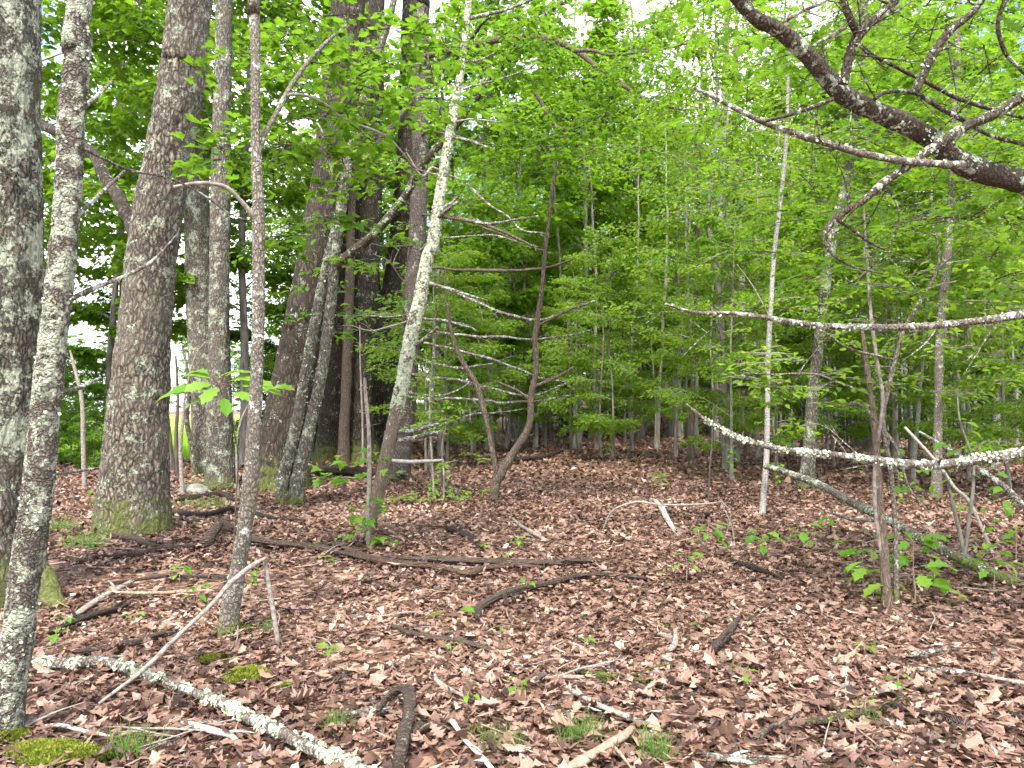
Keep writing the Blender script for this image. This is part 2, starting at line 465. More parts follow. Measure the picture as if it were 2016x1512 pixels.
M['grey_stick'] = plain('grey_weathered_stick', (0.10, 0.082, 0.068), (0.36, 0.315, 0.275), 30, 0.75, 0.4)
M['tan_stick'] = plain('tan_weathered_stick', (0.14, 0.095, 0.065), (0.36, 0.27, 0.20), 30, 0.75, 0.4)
M['white_stick'] = plain('bleached_stick', (0.24, 0.21, 0.185), (0.50, 0.46, 0.42), 30, 0.7, 0.3)
M['lichen'] = leafmat('pale_green_lichen', (0.27, 0.31, 0.22), (0.42, 0.47, 0.34), (0.56, 0.60, 0.46), 0.0, rough=0.9, spec=0.1)
M['leaf_maple'] = leafmat('maple_leaf_green', (0.050, 0.118, 0.010), (0.088, 0.178, 0.014), (0.14, 0.23, 0.022), 0.44, (0.28, 0.49, 0.02), spec=.14)
M['leaf_oak'] = leafmat('oak_leaf_green', (0.036, 0.092, 0.010), (0.064, 0.142, 0.014), (0.10, 0.19, 0.02), 0.43, (0.24, 0.44, 0.02), spec=.2)
M['leaf_beech'] = leafmat('beech_leaf_green', (0.065, 0.145, 0.016), (0.105, 0.20, 0.022), (0.165, 0.26, 0.036), 0.46, (0.40, 0.59, 0.04), spec=.14)
M['leaf_shrub'] = leafmat('shrub_leaf_green', (0.04, 0.105, 0.012), (0.065, 0.15, 0.016), (0.10, 0.20, 0.022), 0.46, (0.26, 0.48, 0.03), spec=.16)
M['leaf_seedling'] = leafmat('seedling_leaf_green', (0.06, 0.17, 0.016), (0.095, 0.225, 0.022), (0.16, 0.28, 0.035), 0.4, (0.30, 0.5, 0.04), spec=.2)
M['needle'] = leafmat('hemlock_needles', (0.018, 0.05, 0.014), (0.028, 0.07, 0.02), (0.045, 0.095, 0.028), 0.25, (0.08, 0.17, 0.03))
M['grass'] = leafmat('woodland_grass', (0.06, 0.14, 0.025), (0.09, 0.19, 0.035), (0.16, 0.24, 0.06), 0.4, (0.25, 0.42, 0.06))
M['meadowgrass'] = leafmat('meadow_grass_blades', (0.14, 0.27, 0.02), (0.22, 0.36, 0.03), (0.36, 0.46, 0.08), 0.45, (0.4, 0.55, 0.06))
M['moss'] = leafmat('bright_moss', (0.075, 0.095, 0.014), (0.15, 0.18, 0.025), (0.28, 0.30, 0.05), 0.2, (0.3, 0.4, 0.04), rough=0.9, spec=0.1)
def litter():
    n = NT('dry_oak_leaf')
    at = n.new('ShaderNodeAttribute', attribute_name='rnd').outputs['Fac']
    col = n.ramp(at, [(0.0, (0.024, 0.012, 0.008)), (0.25, (0.105, 0.056, 0.040)), (0.5, (0.222, 0.130, 0.095)), (0.75, (0.36, 0.228, 0.172)), (0.92, (0.47, 0.33, 0.255)), (1.0, (0.53, 0.40, 0.32))])
    tc = n.new('ShaderNodeTexCoord').outputs['Object']
    col = n.mix(n.ramp(n.noise(tc, 60, 3), [(.4, 0.0), (.75, .55)]), col, (0.10, 0.05, 0.035))
    pr = n.new('ShaderNodeBsdfPrincipled'); pr.inputs['Roughness'].default_value = 0.48; pr.inputs['Specular IOR Level'].default_value = 0.4
    n.link(col, pr.inputs['Base Color'])
    tr = n.new('ShaderNodeBsdfTranslucent'); n.link(col, tr.inputs[0])
    mx = n.new('ShaderNodeMixShader'); mx.inputs[0].default_value = 0.15
    n.link(pr.outputs[0], mx.inputs[1]); n.link(tr.outputs[0], mx.inputs[2]); n.link(mx.outputs[0], n.out.inputs[0])
    return n.m
M['litter'] = litter()
def floor_mat():
    n = NT('forest_floor')
    tc = n.new('ShaderNodeTexCoord').outputs['Object']
    wv = n.noise(tc, 9, 3)
    v = n.new('ShaderNodeTexVoronoi', feature='F1'); v.inputs['Scale'].default_value = 17; v.inputs['Randomness'].default_value = 1
    vm = n.new('ShaderNodeVectorMath', operation='ADD'); n.link(tc, vm.inputs[0])
    c = n.new('ShaderNodeCombineXYZ'); k = n.math('MULTIPLY', wv, 0.12); n.link(k, c.inputs[0]); n.link(k, c.inputs[1]); n.link(c.outputs[0], vm.inputs[1])
    n.link(vm.outputs[0], v.inputs['Vector'])
    s = n.new('ShaderNodeSeparateColor'); n.link(v.outputs['Color'], s.inputs[0])
    col = n.ramp(s.outputs[0], [(0, (0.035, 0.02, 0.014)), (.4, (0.12, 0.066, 0.046)), (.75, (0.26, 0.155, 0.11)), (1, (0.46, 0.32, 0.25))])
    big = n.noise(tc, 0.5, 4)
    col = n.mix(n.ramp(big, [(.35, 0.0), (.7, .5)]), col, (0.12, 0.062, 0.042))
    # the first few metres are bare dark humus, hidden under the modelled leaves
    pr = n.new('ShaderNodeBsdfPrincipled'); pr.inputs['Roughness'].default_value = 0.8; pr.inputs['Specular IOR Level'].default_value = 0.2
    n.link(col, pr.inputs['Base Color'])
    bp = n.new('ShaderNodeBump'); bp.inputs['Strength'].default_value = 0.7; bp.inputs['Distance'].default_value = 0.05
    n.link(s.outputs[1], bp.inputs['Height']); n.link(bp.outputs[0], pr.inputs['Normal'])
    n.link(pr.outputs[0], n.out.inputs[0])
    return n.m
M['floor'] = floor_mat()
M['meadow'] = plain('meadow_green', (0.14, 0.26, 0.025), (0.30, 0.42, 0.05), 3, 0.9, 0.3)
def rockmat():
    return bark('mossy_boulder_stone', (0.05, 0.05, 0.042), (0.17, 0.165, 0.145), 0.55, 0, 9, 1, 0.6, crack=0.9, lic=(0.075, 0.085, 0.022), lich_scale=2.5)
M['rock'] = rockmat()

# ------------------------------------------------------------------ the ground
def make_ground():
    xs = np.unique(np.r_[np.linspace(-160, -24, 30), np.linspace(-24, 24, 110), np.linspace(24, 200, 40)])
    ys = np.unique(np.r_[np.linspace(-25, 1, 14), np.linspace(1, 26, 80), np.linspace(26, 60, 34), np.linspace(60, 400, 60)])
    X, Y = np.meshgrid(xs, ys); Z = gz(X.ravel(), Y.ravel())
    V = np.stack([X.ravel(), Y.ravel(), Z], 1); nx = len(xs)
    i = (np.arange(len(ys) - 1)[:, None] * nx + np.arange(nx - 1)[None]).ravel()
    Fc = np.concatenate([np.stack([i, i + 1, i + nx + 1], 1), np.stack([i, i + nx + 1, i + nx], 1)])
    mb = MB(); mb.add(V, Fc, 0, True); o = mb.build('ground', M['floor'])
    return tag(o, 'brown forest floor under a carpet of fallen oak leaves', None, None, 'structure')
ground = make_ground()

def make_meadow():
    xs = np.linspace(-110, -5.6, 60); ys = np.linspace(27, 190, 60)
    X, Y = np.meshgrid(xs, ys)
    X = np.minimum(X, -0.215 * Y)          # right-hand edge runs back along the line of trees
    Z = gz(X.ravel(), Y.ravel()) + 0.012
    V = np.stack([X.ravel(), Y.ravel(), Z], 1); nx = len(xs)
    i = (np.arange(len(ys) - 1)[:, None] * nx + np.arange(nx - 1)[None]).ravel()
    Fc = np.concatenate([np.stack([i, i + 1, i + nx + 1], 1), np.stack([i, i + nx + 1, i + nx], 1)])
    mb = MB(); mb.add(V, Fc, 0, True)
    tag(mb.build('meadow', M['meadow']), 'bright green meadow beyond the trees', None, None, 'structure')
    N = 22000
    y = 27 + 33 * rng.random(N) ** 1.5; x = -0.225 * y - rng.random(N) * 0.45 * y
    p = np.stack([x, y, gz(x, y)], 1)
    d = np.stack([rng.normal(0, .25, N), rng.normal(0, .25, N), np.ones(N)], 1)
    nn = np.stack([rng.normal(0, 1, N), rng.normal(0, 1, N), np.zeros(N)], 1)
    mb = MB()
    blade = (np.array([(0, -.03, 0), (0, .03, 0), (1, 0, 0)], float), np.array([(0, 1, 2)]))
    leaves(mb, blade, p, d, nn, rng.uniform(.35, .8, N), rng.random(N))
    tag(mb.build('meadow_grass', M['meadowgrass']), 'tall bright meadow grass seen between the left-hand trunks', 'grass', None, 'stuff')
make_meadow()

# ------------------------------------------------------------------ leaf litter
def litter_field():
    def scatter(y0, y1, dens, tm, smin, smax, lift, mb, curl=1.0):
        n = int(dens * (0.76 * (y1 ** 2 - y0 ** 2) + 1.2 * (y1 - y0)))
        y = np.sqrt(rng.uniform(y0 ** 2, y1 ** 2, n)); x = (rng.random(n) * 2 - 1) * (0.76 * y + 0.6)
        keep = ~((x / y < -0.20) & (y > 22))
        # thinner litter where bare humus shows, lower left
        q = np.stack([x, y, np.zeros(n)], 1)
        bare = (vnoise(q * 1.1 + 40) > 0.70) & (x < -0.3) & (y < 7)
        keep &= ~(bare & (rng.random(n) < 0.75))
        x, y = x[keep], y[keep]; n = len(x)
        p = np.stack([x, y, gz(x, y) + rng.random(n) ** 1.5 * lift + 0.004], 1)
        a = rng.uniform(0, 2 * np.pi, n); tilt = rng.normal(0, 0.22, n)
        d = np.stack([np.cos(a), np.sin(a), tilt], 1)
        nn = np.stack([rng.normal(0, .32, n), rng.normal(0, .32, n), np.ones(n)], 1)
        nn[rng.random(n) < 0.5] *= -1
        rn = np.clip(rng.normal(.46, .27, n) + 0.25 * (vnoise(p * 0.9) - .5), 0, 1)
        wet = sstep(.55, .75, vnoise(p * np.array([.5, .5, 0]) + 9)); rn = np.clip(rn - 0.16 * wet, 0, 1)
        leaves(mb, tm, p, d, nn, rng.uniform(smin, smax, n), rn, bend=rng.normal(.12, .38, n) * curl, fold=rng.normal(.05, .28, n) * curl, curl=rng.normal(.25, .6, n) * curl, twist=rng.normal(0, .45, n) * curl)
    mb = MB()
    SLIVER = (KITE[0] * np.array([1, .22, 1]), KITE[1])
    scatter(1.9, 4.5, 560, OAK_B, .045, .105, .04, mb, .8)
    scatter(1.9, 4.5, 420, OVAL_S, .03, .085, .045, mb, .8)
    scatter(1.9, 5.5, 420, SLIVER, .03, .12, .055, mb, .3)
    scatter(4.5, 7.5, 430, OAK_C, .05, .11, .04, mb, .8)
    scatter(4.5, 7.5, 380, OVAL_S, .03, .085, .045, mb, .8)
    scatter(5.5, 9, 160, SLIVER, .05, .16, .055, mb, .3)
    scatter(7.5, 14, 180, OAK_C, .06, .12, .045, mb, .8)
    scatter(7.5, 14, 300, KITE, .05, .11, .05, mb, .8)
    scatter(14, 27, 100, KITE, .08, .17, .05, mb)
    scatter(27, 50, 14, KITE, .16, .30, .05, mb)
    o = mb.build('leaf_litter', M['litter'], ground)
    tag(o, 'carpet of dry brown fallen oak leaves', None, None, 'stuff')
    # the leaves that show largest: each its own object, sharing a few meshes
    metas = []
    for k in range(14):
        m = MB()
        leaves(m, OAK if k % 2 else OAK_B, np.zeros((1, 3)), np.array([[1.0, 0, rng.normal(0, .12)]]), np.array([[rng.normal(0, .2), rng.normal(0, .2), 1]]), [1.0],
               [[.55, .64, .72, .3, .8, .42, .7, .5, .76, .35, .84, .6, .22, .58][k]], bend=rng.normal(.12, .28), fold=rng.normal(.05, .2), curl=rng.normal(.25, .45), twist=rng.normal(0, .4))
        metas.append(m.mesh('fallen_leaf', M['litter']))
    for k in range(300):
        y = math.sqrt(random.uniform(2.75 ** 2, 4.6 ** 2)); x = random.uniform(-.69, .69) * y
        o = child('fallen_leaf', metas[k % 14], ground)
        s = random.uniform(.085, .14)
        o.location = (x, y, g1(x, y) + random.uniform(.03, .06)); o.scale = (s, s, s)
        o.rotation_euler = (random.gauss(0, .16), random.gauss(0, .16), random.uniform(0, 6.28))
litter_field()

# ------------------------------------------------------------------ foliage generators
class Crown:
    """collects twigs and leaves of one crown, then writes them into one mesh: slot 0 twigs, slot 1 leaves"""
    def __init__(s): s.mb = MB(); s.p, s.d, s.n, s.s, s.r, s.tw = [], [], [], [], [], []
    def twig(s, a, b, r0, r1, sag=0.0, nr=3, n=4):
        s.tw.append((*a, *b, r0, r1, sag))
    def twigs_out(s):
        if not s.tw: return
        w = np.array(s.tw, float); N = len(w); a, b = w[:, 0:3], w[:, 3:6]; r0, r1, sag = w[:, 6], w[:, 7], w[:, 8]
        ax = unit(b - a); ref = np.where(np.abs(ax[:, 2:3]) > .9, np.array([[1.0, 0, 0]]), np.array([[0, 0, 1.0]]))
        u = unit(np.cross(ax, ref)); v = np.cross(ax, u); rows = []
        for t in (0, .35, .7, 1.0):
            c = a + (b - a) * t; c = c + np.outer(sag * 4 * t * (1 - t), [0, 0, 1.0]); r = (r0 * (1 - t) + r1 * t)[:, None]
            for k in range(3):
                rows.append(c + r * (math.cos(k * 2.094) * u + math.sin(k * 2.094) * v))
        V = np.stack(rows, 1); f = []
        for i in range(3):
            for k in range(3):
                k2 = (k + 1) % 3; p, q, x, y = i * 3 + k, i * 3 + k2, i * 3 + 3 + k2, i * 3 + 3 + k; f += [(p, q, x), (p, x, y)]
        s.mb.add(V.reshape(-1, 3), (np.array(f)[None] + (np.arange(N) * 12)[:, None, None]).reshape(-1, 3), 0, True)
    def leafset(s, p, d, n, size, r):
        s.p.append(p); s.d.append(d); s.n.append(n); s.s.append(size); s.r.append(r)
    def spray(s, a, direction, length, size, nleaf, r0=0.006, flat=0.35, tilt=0.35, bright=0.0, sidetwigs=True, tg=None):
        """a leafy twig: leaves left and right of a nearly level axis"""
        rg = tg or rng
        dr = unit(direction); b = a + dr * length + np.array([0, 0, -0.10 * length])
        s.twig(a, b, r0, 0.002, 0.04 * length)
        side = unit(np.cross(dr, [0, 0, 1.0]) + 1e-6)
        t = rg.uniform(.12, 1.05, nleaf)
        lat = rg.normal(0, 1, nleaf) * 0.36 * length * (1.1 - 0.7 * t) if sidetwigs else rg.normal(0, .03, nleaf)
        p = a + np.outer(t, b - a) + np.outer(lat, side) + np.outer(rg.normal(0, flat * 0.16 * length + .015, nleaf) - 0.12 * np.abs(lat), [0, 0, 1.0])
        ld = dr * rg.uniform(.4, 1.2, nleaf)[:, None] + side * (np.sign(lat) * rg.uniform(.2, 1.2, nleaf))[:, None] + rg.normal(0, .25, (nleaf, 3)) + np.array([0, 0, -.25])
        nn = np.stack([rg.normal(0, tilt, nleaf), rg.normal(0, tilt, nleaf), np.ones(nleaf)], 1)
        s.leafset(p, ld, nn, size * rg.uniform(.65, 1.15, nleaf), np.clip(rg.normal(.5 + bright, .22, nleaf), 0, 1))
        if sidetwigs:
            for q in (.3, .5, .7):
                for sg in (-1, 1):
                    c = a + (b - a) * q
                    s.twig(c, c + (dr * .6 + side * sg * .8) * length * .38 * (1.15 - q), r0 * .5, .0015, 0, 3, 3)
    def write(s, name, tmpl, mats, parent=None, origin=(0, 0, 0), bend=-.25, fold=.25, only_mesh=False):
        s.twigs_out()
        if s.p:
            p = np.concatenate(s.p); k = len(p)
            leaves(s.mb, tmpl, p, np.concatenate(s.d), np.concatenate(s.n), np.concatenate(s.s), np.concatenate(s.r), mat=1,
                   bend=rng.normal(bend, .15, k), fold=rng.normal(fold, .15, k))
        return s.mb.mesh(name, mats, origin) if only_mesh else s.mb.build(name, mats, parent, origin)

def make_tree_meshes(h, r0, c0, rad, nbr, nleaf, size, tmpl, bmat, lmat, lean=.25, up=.25, sub=5, top=.95, shape=.5, nr=7, flat=.35, tilt=.4):
    """trunk + crown meshes with the base at the origin"""
    pts = [(0, 0, -0.15)]; x = y = 0
    for k in range(1, 7):
        x += rng.normal(0, lean * .25); y += rng.normal(0, lean * .25)
        pts.append((x, y, h * k / 6))
    rr = [r0 * 1.3] + [r0 * (1 - .85 * (k / 6) ** 1.2) for k in range(1, 7)]
    mb = MB(); s, _ = tube(mb, pts, rr, 30, nr, .10, 6, wob=.05 * lean, flare=(.15, .5, 4))
    trunk = mb.mesh('trunk', bmat)
    cr = Crown()
    c = s[:, :3]
    for k in range(nbr):
        f = c0 / h + (top - c0 / h) * ((k + rng.random()) / nbr)
        i = min(int(f * 29), 28); a = c[i]
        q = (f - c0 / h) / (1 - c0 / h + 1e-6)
        L = rad * (1 - .75 * abs(q - shape) ** 1.3 / max(shape, 1 - shape) ** 1.3) * rng.uniform(.6, 1.15)
        az = k * 2.399 + rng.normal(0, .5)
        dr = np.array([math.cos(az), math.sin(az), up + rng.normal(0, .15) + .4 * q])
        e = a + unit(dr) * L + np.array([0, 0, -.08 * L])
        cr.twig(a, e, max(.012, s[i, 3] * .35), .004, .08 * L, 4, 6)
        nl = max(8, int(nleaf / (nbr * sub)))
        for m in range(sub):
            t = .25 + .75 * (m + rng.random()) / sub
            o = a + (e - a) * t + np.array([0, 0, .08 * L * 4 * t * (1 - t) * .5])
            az2 = az + rng.choice([-1, 1]) * rng.uniform(.2, 1.1)
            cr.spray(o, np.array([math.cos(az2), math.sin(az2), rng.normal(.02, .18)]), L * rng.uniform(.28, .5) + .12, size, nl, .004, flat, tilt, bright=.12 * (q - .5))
    return trunk, cr.write('crown', tmpl, [bmat, lmat], only_mesh=True)

def make_conifer_meshes(h, r0, rad, nbr, bmat, lmat):
    mb = MB(); s, _ = tube(mb, [(0, 0, -.1), (.05, 0, h * .5), (0, .05, h)], [r0, r0 * .6, .006], 16, 6, .05)
    trunk = mb.mesh('trunk', bmat); cr = Crown(); mbn = cr.mb
    sp = (np.array([(0, -.04, 0), (1, 0, 0), (0, .04, 0)], float), np.array([(0, 1, 2)]))
    for k in range(nbr):
        f = .12 + .86 * k / nbr; z = f * h; L = rad * (1.05 - f) * rng.uniform(.75, 1.15) + .1
        az = k * 2.399 + rng.normal(0, .3); dr = np.array([math.cos(az), math.sin(az), .08])
        a = np.array([0, 0, z]); b = a + dr * L + np.array([0, 0, -.22 * L])
        cr.twig(a, b, .012, .003, .05 * L)
        n = int(70 + 130 * L); side = np.array([-math.sin(az), math.cos(az), 0])
        t = rng.uniform(.1, 1, n); lat = rng.normal(0, .28, n) * L * (1.05 - .8 * t)
        p = a + np.outer(t, b - a) + np.outer(lat, side) + np.outer(-.25 * np.abs(lat) + rng.normal(0, .02, n), [0, 0, 1.])
        ld = dr * .6 + side * np.sign(lat)[:, None] + rng.normal(0, .5, (n, 3)) + np.array([0, 0, -.25])
        nn = np.stack([rng.normal(0, .5, n), rng.normal(0, .5, n), np.ones(n)], 1)
        cr.leafset(p, ld, nn, rng.uniform(.09, .2, n), rng.random(n))
    tm = (sp[0] * np.array([1, 3.0, 1]), sp[1])
    return trunk, cr.write('crown', tm, [bmat, lmat], only_mesh=True, fold=0)

def lichen_flakes(mb, s, fr, n, spans=None, size=(.008, .02), mat=0, upward=False):
    """crusty flakes standing off a limb; s is the limb's sampled axis"""
    K = len(s); t, u, v = fr
    f = rng.random(n * 3)
    if spans: f = f[np.any([(f >= a) & (f <= b) for a, b in spans], axis=0)]
    f = f[:n]; n = len(f)
    i = np.minimum((f * (K - 1)).astype(int), K - 2); w = (f * (K - 1) - i)[:, None]
    c = s[i, :3] * (1 - w) + s[i + 1, :3] * w; r = s[i, 3] * (1 - w[:, 0]) + s[i + 1, 3] * w[:, 0]
    th = rng.uniform(0, 2 * np.pi, n)
    nrm = np.cos(th)[:, None] * u[i] + np.sin(th)[:, None] * v[i]
    if upward:
        k = nrm[:, 2] < rng.uniform(-.6, .4, n); nrm[k, 2] *= -1
    # patchy
    keep = vnoise((c + nrm * r[:, None]) * 14) > .5
    c, r, nrm, i = c[keep], r[keep], nrm[keep], i[keep]; n = len(c)
    p = c + nrm * (r * 1.0)[:, None]
    dd = unit(np.cross(nrm, rng.normal(0, 1, (n, 3)))) + nrm * rng.uniform(0, .9, n)[:, None]
    nn = nrm + rng.normal(0, .5, (n, 3))
    fl = (np.array([(-.3, -.25, 0), (.2, -.5, .1), (.75, -.2, 0), (.6, .35, .15), (0, .45, 0)], float), np.array([(0, 1, 2), (0, 2, 3), (0, 3, 4)]))
    leaves(mb, fl, p, dd, nn, rng.uniform(*size, n), rng.random(n), mat)

# ------------------------------------------------------------------ trees built from the photograph: helpers
def pix_path(path, d):
    """[(px, py, width_px)] at depth d (a number or one per point) -> points, radii"""
    ds = [d] * len(path) if np.isscalar(d) else list(d)
    if len(ds) == 2 and len(path) != 2: ds = list(np.linspace(ds[0], ds[1], len(path)))
    return np.array([P(a, b, k) for (a, b, w), k in zip(path, ds)]), np.array([pxr(w, k) for (a, b, w), k in zip(path, ds)])

class HeroTree:
    def __init__(s, name, base_px, base_py, label, cat='tree', group=None, d=None):
        s.d = d or depth_of(base_py)
        q = P(base_px, base_py, s.d); s.base = np.array([q[0], q[1], g1(q[0], q[1])])
        s.o = root(name, tuple(s.base), label, cat, group)
    def part(s, name, path, mat, d=None, n=40, nr=12, sink=False, part_parent=None, lich=0, spans=None, lsize=(.008, .02), label=None, extend=None, **kw):
        pts, rr = pix_path(path, s.d if d is None else d)
        if sink: pts[0, 2] = min(pts[0, 2], g1(pts[0, 0], pts[0, 1])) - 0.12
        if extend is not None:      # carry a trunk on above the frame
            pts = np.vstack([pts, pts[-1] + np.array(extend[:3])]); rr = np.r_[rr, extend[3]]
        mb = MB(); sm, fr = tube(mb, pts, rr, n, nr, mat=0, **kw)
        pr = part_parent or s.o
        o = mb.build(name, mat, s.o, s.base)
        if part_parent is not None: o.parent = part_parent
        if label: o['label'] = label
        if lich:
            m2 = MB(); lichen_flakes(m2, sm, fr, lich, spans, lsize)
            lo = m2.build('lichen', M['lichen'], o, s.base); lo['kind'] = 'stuff'
        s.last = (sm, fr)
        return o
    def crown(s, clusters, tmpl, lmat, bmat, size, name='crown', nleaf=26, spray=.45):
        """clusters: (px, py, d, spread m, sprays)"""
        cr = Crown()
        for (px, py, d, sp, k) in clusters:
            c = P(px, py, d)
            for _ in range(k):
                a = c + rng.normal(0, 1, 3) * np.array([sp, sp, sp * .55]); az = rng.uniform(0, 6.28)
                cr.spray(a, np.array([math.cos(az), math.sin(az), rng.normal(0, .15)]), spray * rng.uniform(.7, 1.3), size, nleaf)
        return cr.write(name, tmpl, [bmat, lmat], s.o, s.base)

HT = {}
# 1 - edge trunk, left
t = HeroTree('oak_tree', -25, 1190, 'massive lichened oak trunk cut by the left edge'); HT['edge'] = t
t.part('trunk', [(-22, 1200, 190), (-24, 1050, 182), (-22, 900, 180), (-20, 700, 182), (-18, 400, 178), (-20, 0, 172)], M['oak_big'], n=190, nr=96, sink=True, extend=(-.05, .1, 7, .2), amp=.05, freq=3, ridge=(.018, 26, 3.2), flare=(.17, .55, 5))
t.part('buttress', [(-30, 1190, 120), (-22, 1090, 105), (-22, 980, 84), (-30, 860, 40)], M['oak'], d=t.d - .22, n=70, nr=44, sink=True, amp=.08, freq=4, ridge=(.014, 26, 3.2))
# 2 - speckled leaning tree
t = HeroTree('leaning_tree', 8, 1432, 'slim speckled tree leaning in front of the left edge trunk, crusted with pale lichen'); HT['speck'] = t
t.part('trunk', [(8, 1440, 70), (16, 1380, 58), (33, 1270, 57), (45, 1165, 57), (72, 987, 56), (94, 760, 52), (124, 500, 50), (137, 330, 49), (142, 222, 50), (158, 60, 44), (161, -20, 42)], M['speckled'], n=200, nr=36, sink=True, extend=(.35, .2, 3.5, .02), amp=.07, freq=12, ridge=(.006, 45, 1.0), lich=2200, lsize=(.006, .018))
for k, pth in enumerate(([(138, 437, 9), (175, 405, 8), (215, 365, 7), (250, 332, 5)], [(158, 216, 12), (185, 195, 8), (222, 160, 6)], [(134, 592, 12), (175, 572, 10), (240, 548, 8), (300, 515, 6), (345, 465, 3)],
                         [(118, 772, 10), (155, 765, 8), (198, 743, 4)], [(160, 290, 8), (205, 312, 6), (255, 335, 6), (330, 350, 5), (400, 385, 4), (450, 420, 3), (500, 437, 2)], [(104, 935, 7), (150, 928, 6), (188, 922, 5)])):
    t.part('dead_branch', pth, M['deadlichen'], d=(t.d, t.d + (.5 if k != 4 else 1.0)), n=24, nr=7, amp=.12, freq=30, wob=.012)
# 3 - big leaning oak
t = HeroTree('oak_tree', 268, 1058, 'thick furrowed oak leaning right, its wide mossy foot beside the speckled tree'); HT['oak'] = t
t.part('trunk', [(262, 1062, 150), (262, 1000, 134), (268, 900, 120), (276, 760, 106), (288, 620, 95), (300, 500, 92), (324, 347, 88), (344, 240, 86), (362, 120, 82), (376, 0, 80)], M['oak'], n=230, nr=110, sink=True, extend=(.6, .3, 7, .16), amp=.06, freq=2.5, ridge=(.020, 22, 3.4), flare=(.16, .30, 5))
t.part('limb', [(270, 470, 26), (240, 400, 25), (205, 345, 24), (180, 300, 22), (120, 262, 20), (80, 240, 18), (40, 150, 14)], M['oak_far'], d=(t.d + .1, t.d + 2.2), n=50, nr=20, amp=.1, freq=6, lump=.15)
# 4, 5 - straight trunks behind the big oak
t = HeroTree('oak_tree', 408, 934, 'straight grey oak half hidden behind the thick leaning oak', d=16.0); HT['t4'] = t
t.part('trunk', [(412, 936, 60), (404, 800, 52), (392, 600, 49), (387, 400, 47), (386, 250, 44), (392, 80, 40), (400, -40, 38)], M['grey'], n=150, nr=60, sink=True, extend=(.3, 0, 6, .12), amp=.05, freq=3, ridge=(.014, 24, 4), flare=(.3, .25, 4))
t = HeroTree('oak_tree', 434, 960, 'straight lichened oak trunk in front of a greyer one, stone at its foot', d=13.5); HT['t5'] = t
t.part('trunk', [(434, 964, 62), (434, 900, 52), (432, 700, 41), (432, 560, 38), (434, 420, 38), (436, 250, 35), (441, 60, 32), (442, -40, 31)], M['grey'], n=160, nr=60, sink=True, extend=(.1, 0, 6, .10), amp=.06, freq=4, ridge=(.012, 26, 3.5), flare=(.25, .3, 4))
t.part('dead_branch', [(418, 170, 7), (400, 172, 8), (380, 168, 3)], M['dead'], n=10, nr=7)
# 6 - thin front maple
t = HeroTree('maple_tree', 450, 1244, 'thin pale maple with a moss-green foot, leaning pole of dead wood in front of it'); HT['t6'] = t
t.part('trunk', [(448, 1250, 40), (452, 1210, 36), (460, 1165, 33), (472, 1100, 30), (486, 1010, 31), (493, 950, 31), (499, 860, 27), (507, 700, 24), (509, 560, 24), (509, 430, 24), (506, 330, 21), (503, 250, 18), (503, 120, 19), (500, 0, 22), (499, -40, 22)], M['smooth'], n=200, nr=28, sink=True, extend=(-.1, .1, 3.0, .015), amp=.09, freq=9, flare=(.10, .7, 4), lich=900, lsize=(.005, .013), ridge=(.004, 40, 2))
t.part('branch', [(509, 297, 12), (522, 262, 11), (545, 222, 10), (570, 175, 10), (610, 120, 8), (650, 78, 7), (684, 48, 4)], M['smooth'], d=(t.d, t.d + .5), n=40, nr=8, amp=.12, freq=20, wob=.01)
t.part('branch', [(567, 186, 6), (600, 188, 6), (640, 205, 5), (680, 235, 5), (755, 265, 5), (790, 298, 4), (818, 330, 3), (860, 345, 2)], M['grey_stick'], d=(t.d + .2, t.d + 1.4), n=40, nr=7, amp=.1, freq=20)
t.part('branch', [(505, 433, 12), (480, 402, 9), (450, 372, 9), (420, 362, 8), (385, 361, 8), (342, 368, 6)], M['grey_stick'], d=(t.d, t.d - .3), n=36, nr=8, amp=.15, freq=24)
t.part('branch', [(556, 245, 4), (600, 232, 3), (630, 250, 4), (640, 300, 4), (652, 345, 2)], M['limb'], d=t.d + .5, n=20, nr=6, amp=.1, freq=24)
t.crown([(600, 190, 6.0, .35, 12), (650, 280, 6.2, .4, 12), (560, 300, 6.0, .22, 5), (720, 160, 6.2, .4, 12), (610, 440, 6.4, .3, 7), (470, 305, 5.8, .2, 5), (690, 60, 6.3, .4, 10), (800, 80, 6.6, .4, 10), (560, 90, 6.4, .4, 8), (640, 20, 6.4, .4, 10), (780, 190, 6.6, .35, 8)], MAPLE, M['leaf_oak'], M['limb'], .105, nleaf=13, spray=.4)
# 7 - dark leaning oak
t = HeroTree('oak_tree', 545, 962, 'dark furrowed oak leaning right behind two thin lichened stems', d=13.6); HT['t7'] = t
t.part('trunk', [(546, 968, 116), (555, 900, 98), (577, 760, 86), (608, 600, 80), (627, 500, 78), (654, 340, 76), (670, 200, 72), (686, 0, 66), (690, -60, 64)], M['oak_far'], n=170, nr=80, sink=True, extend=(.3, .3, 6, .15), amp=.06, freq=3, ridge=(.02, 22, 4), flare=(.3, .3, 5))
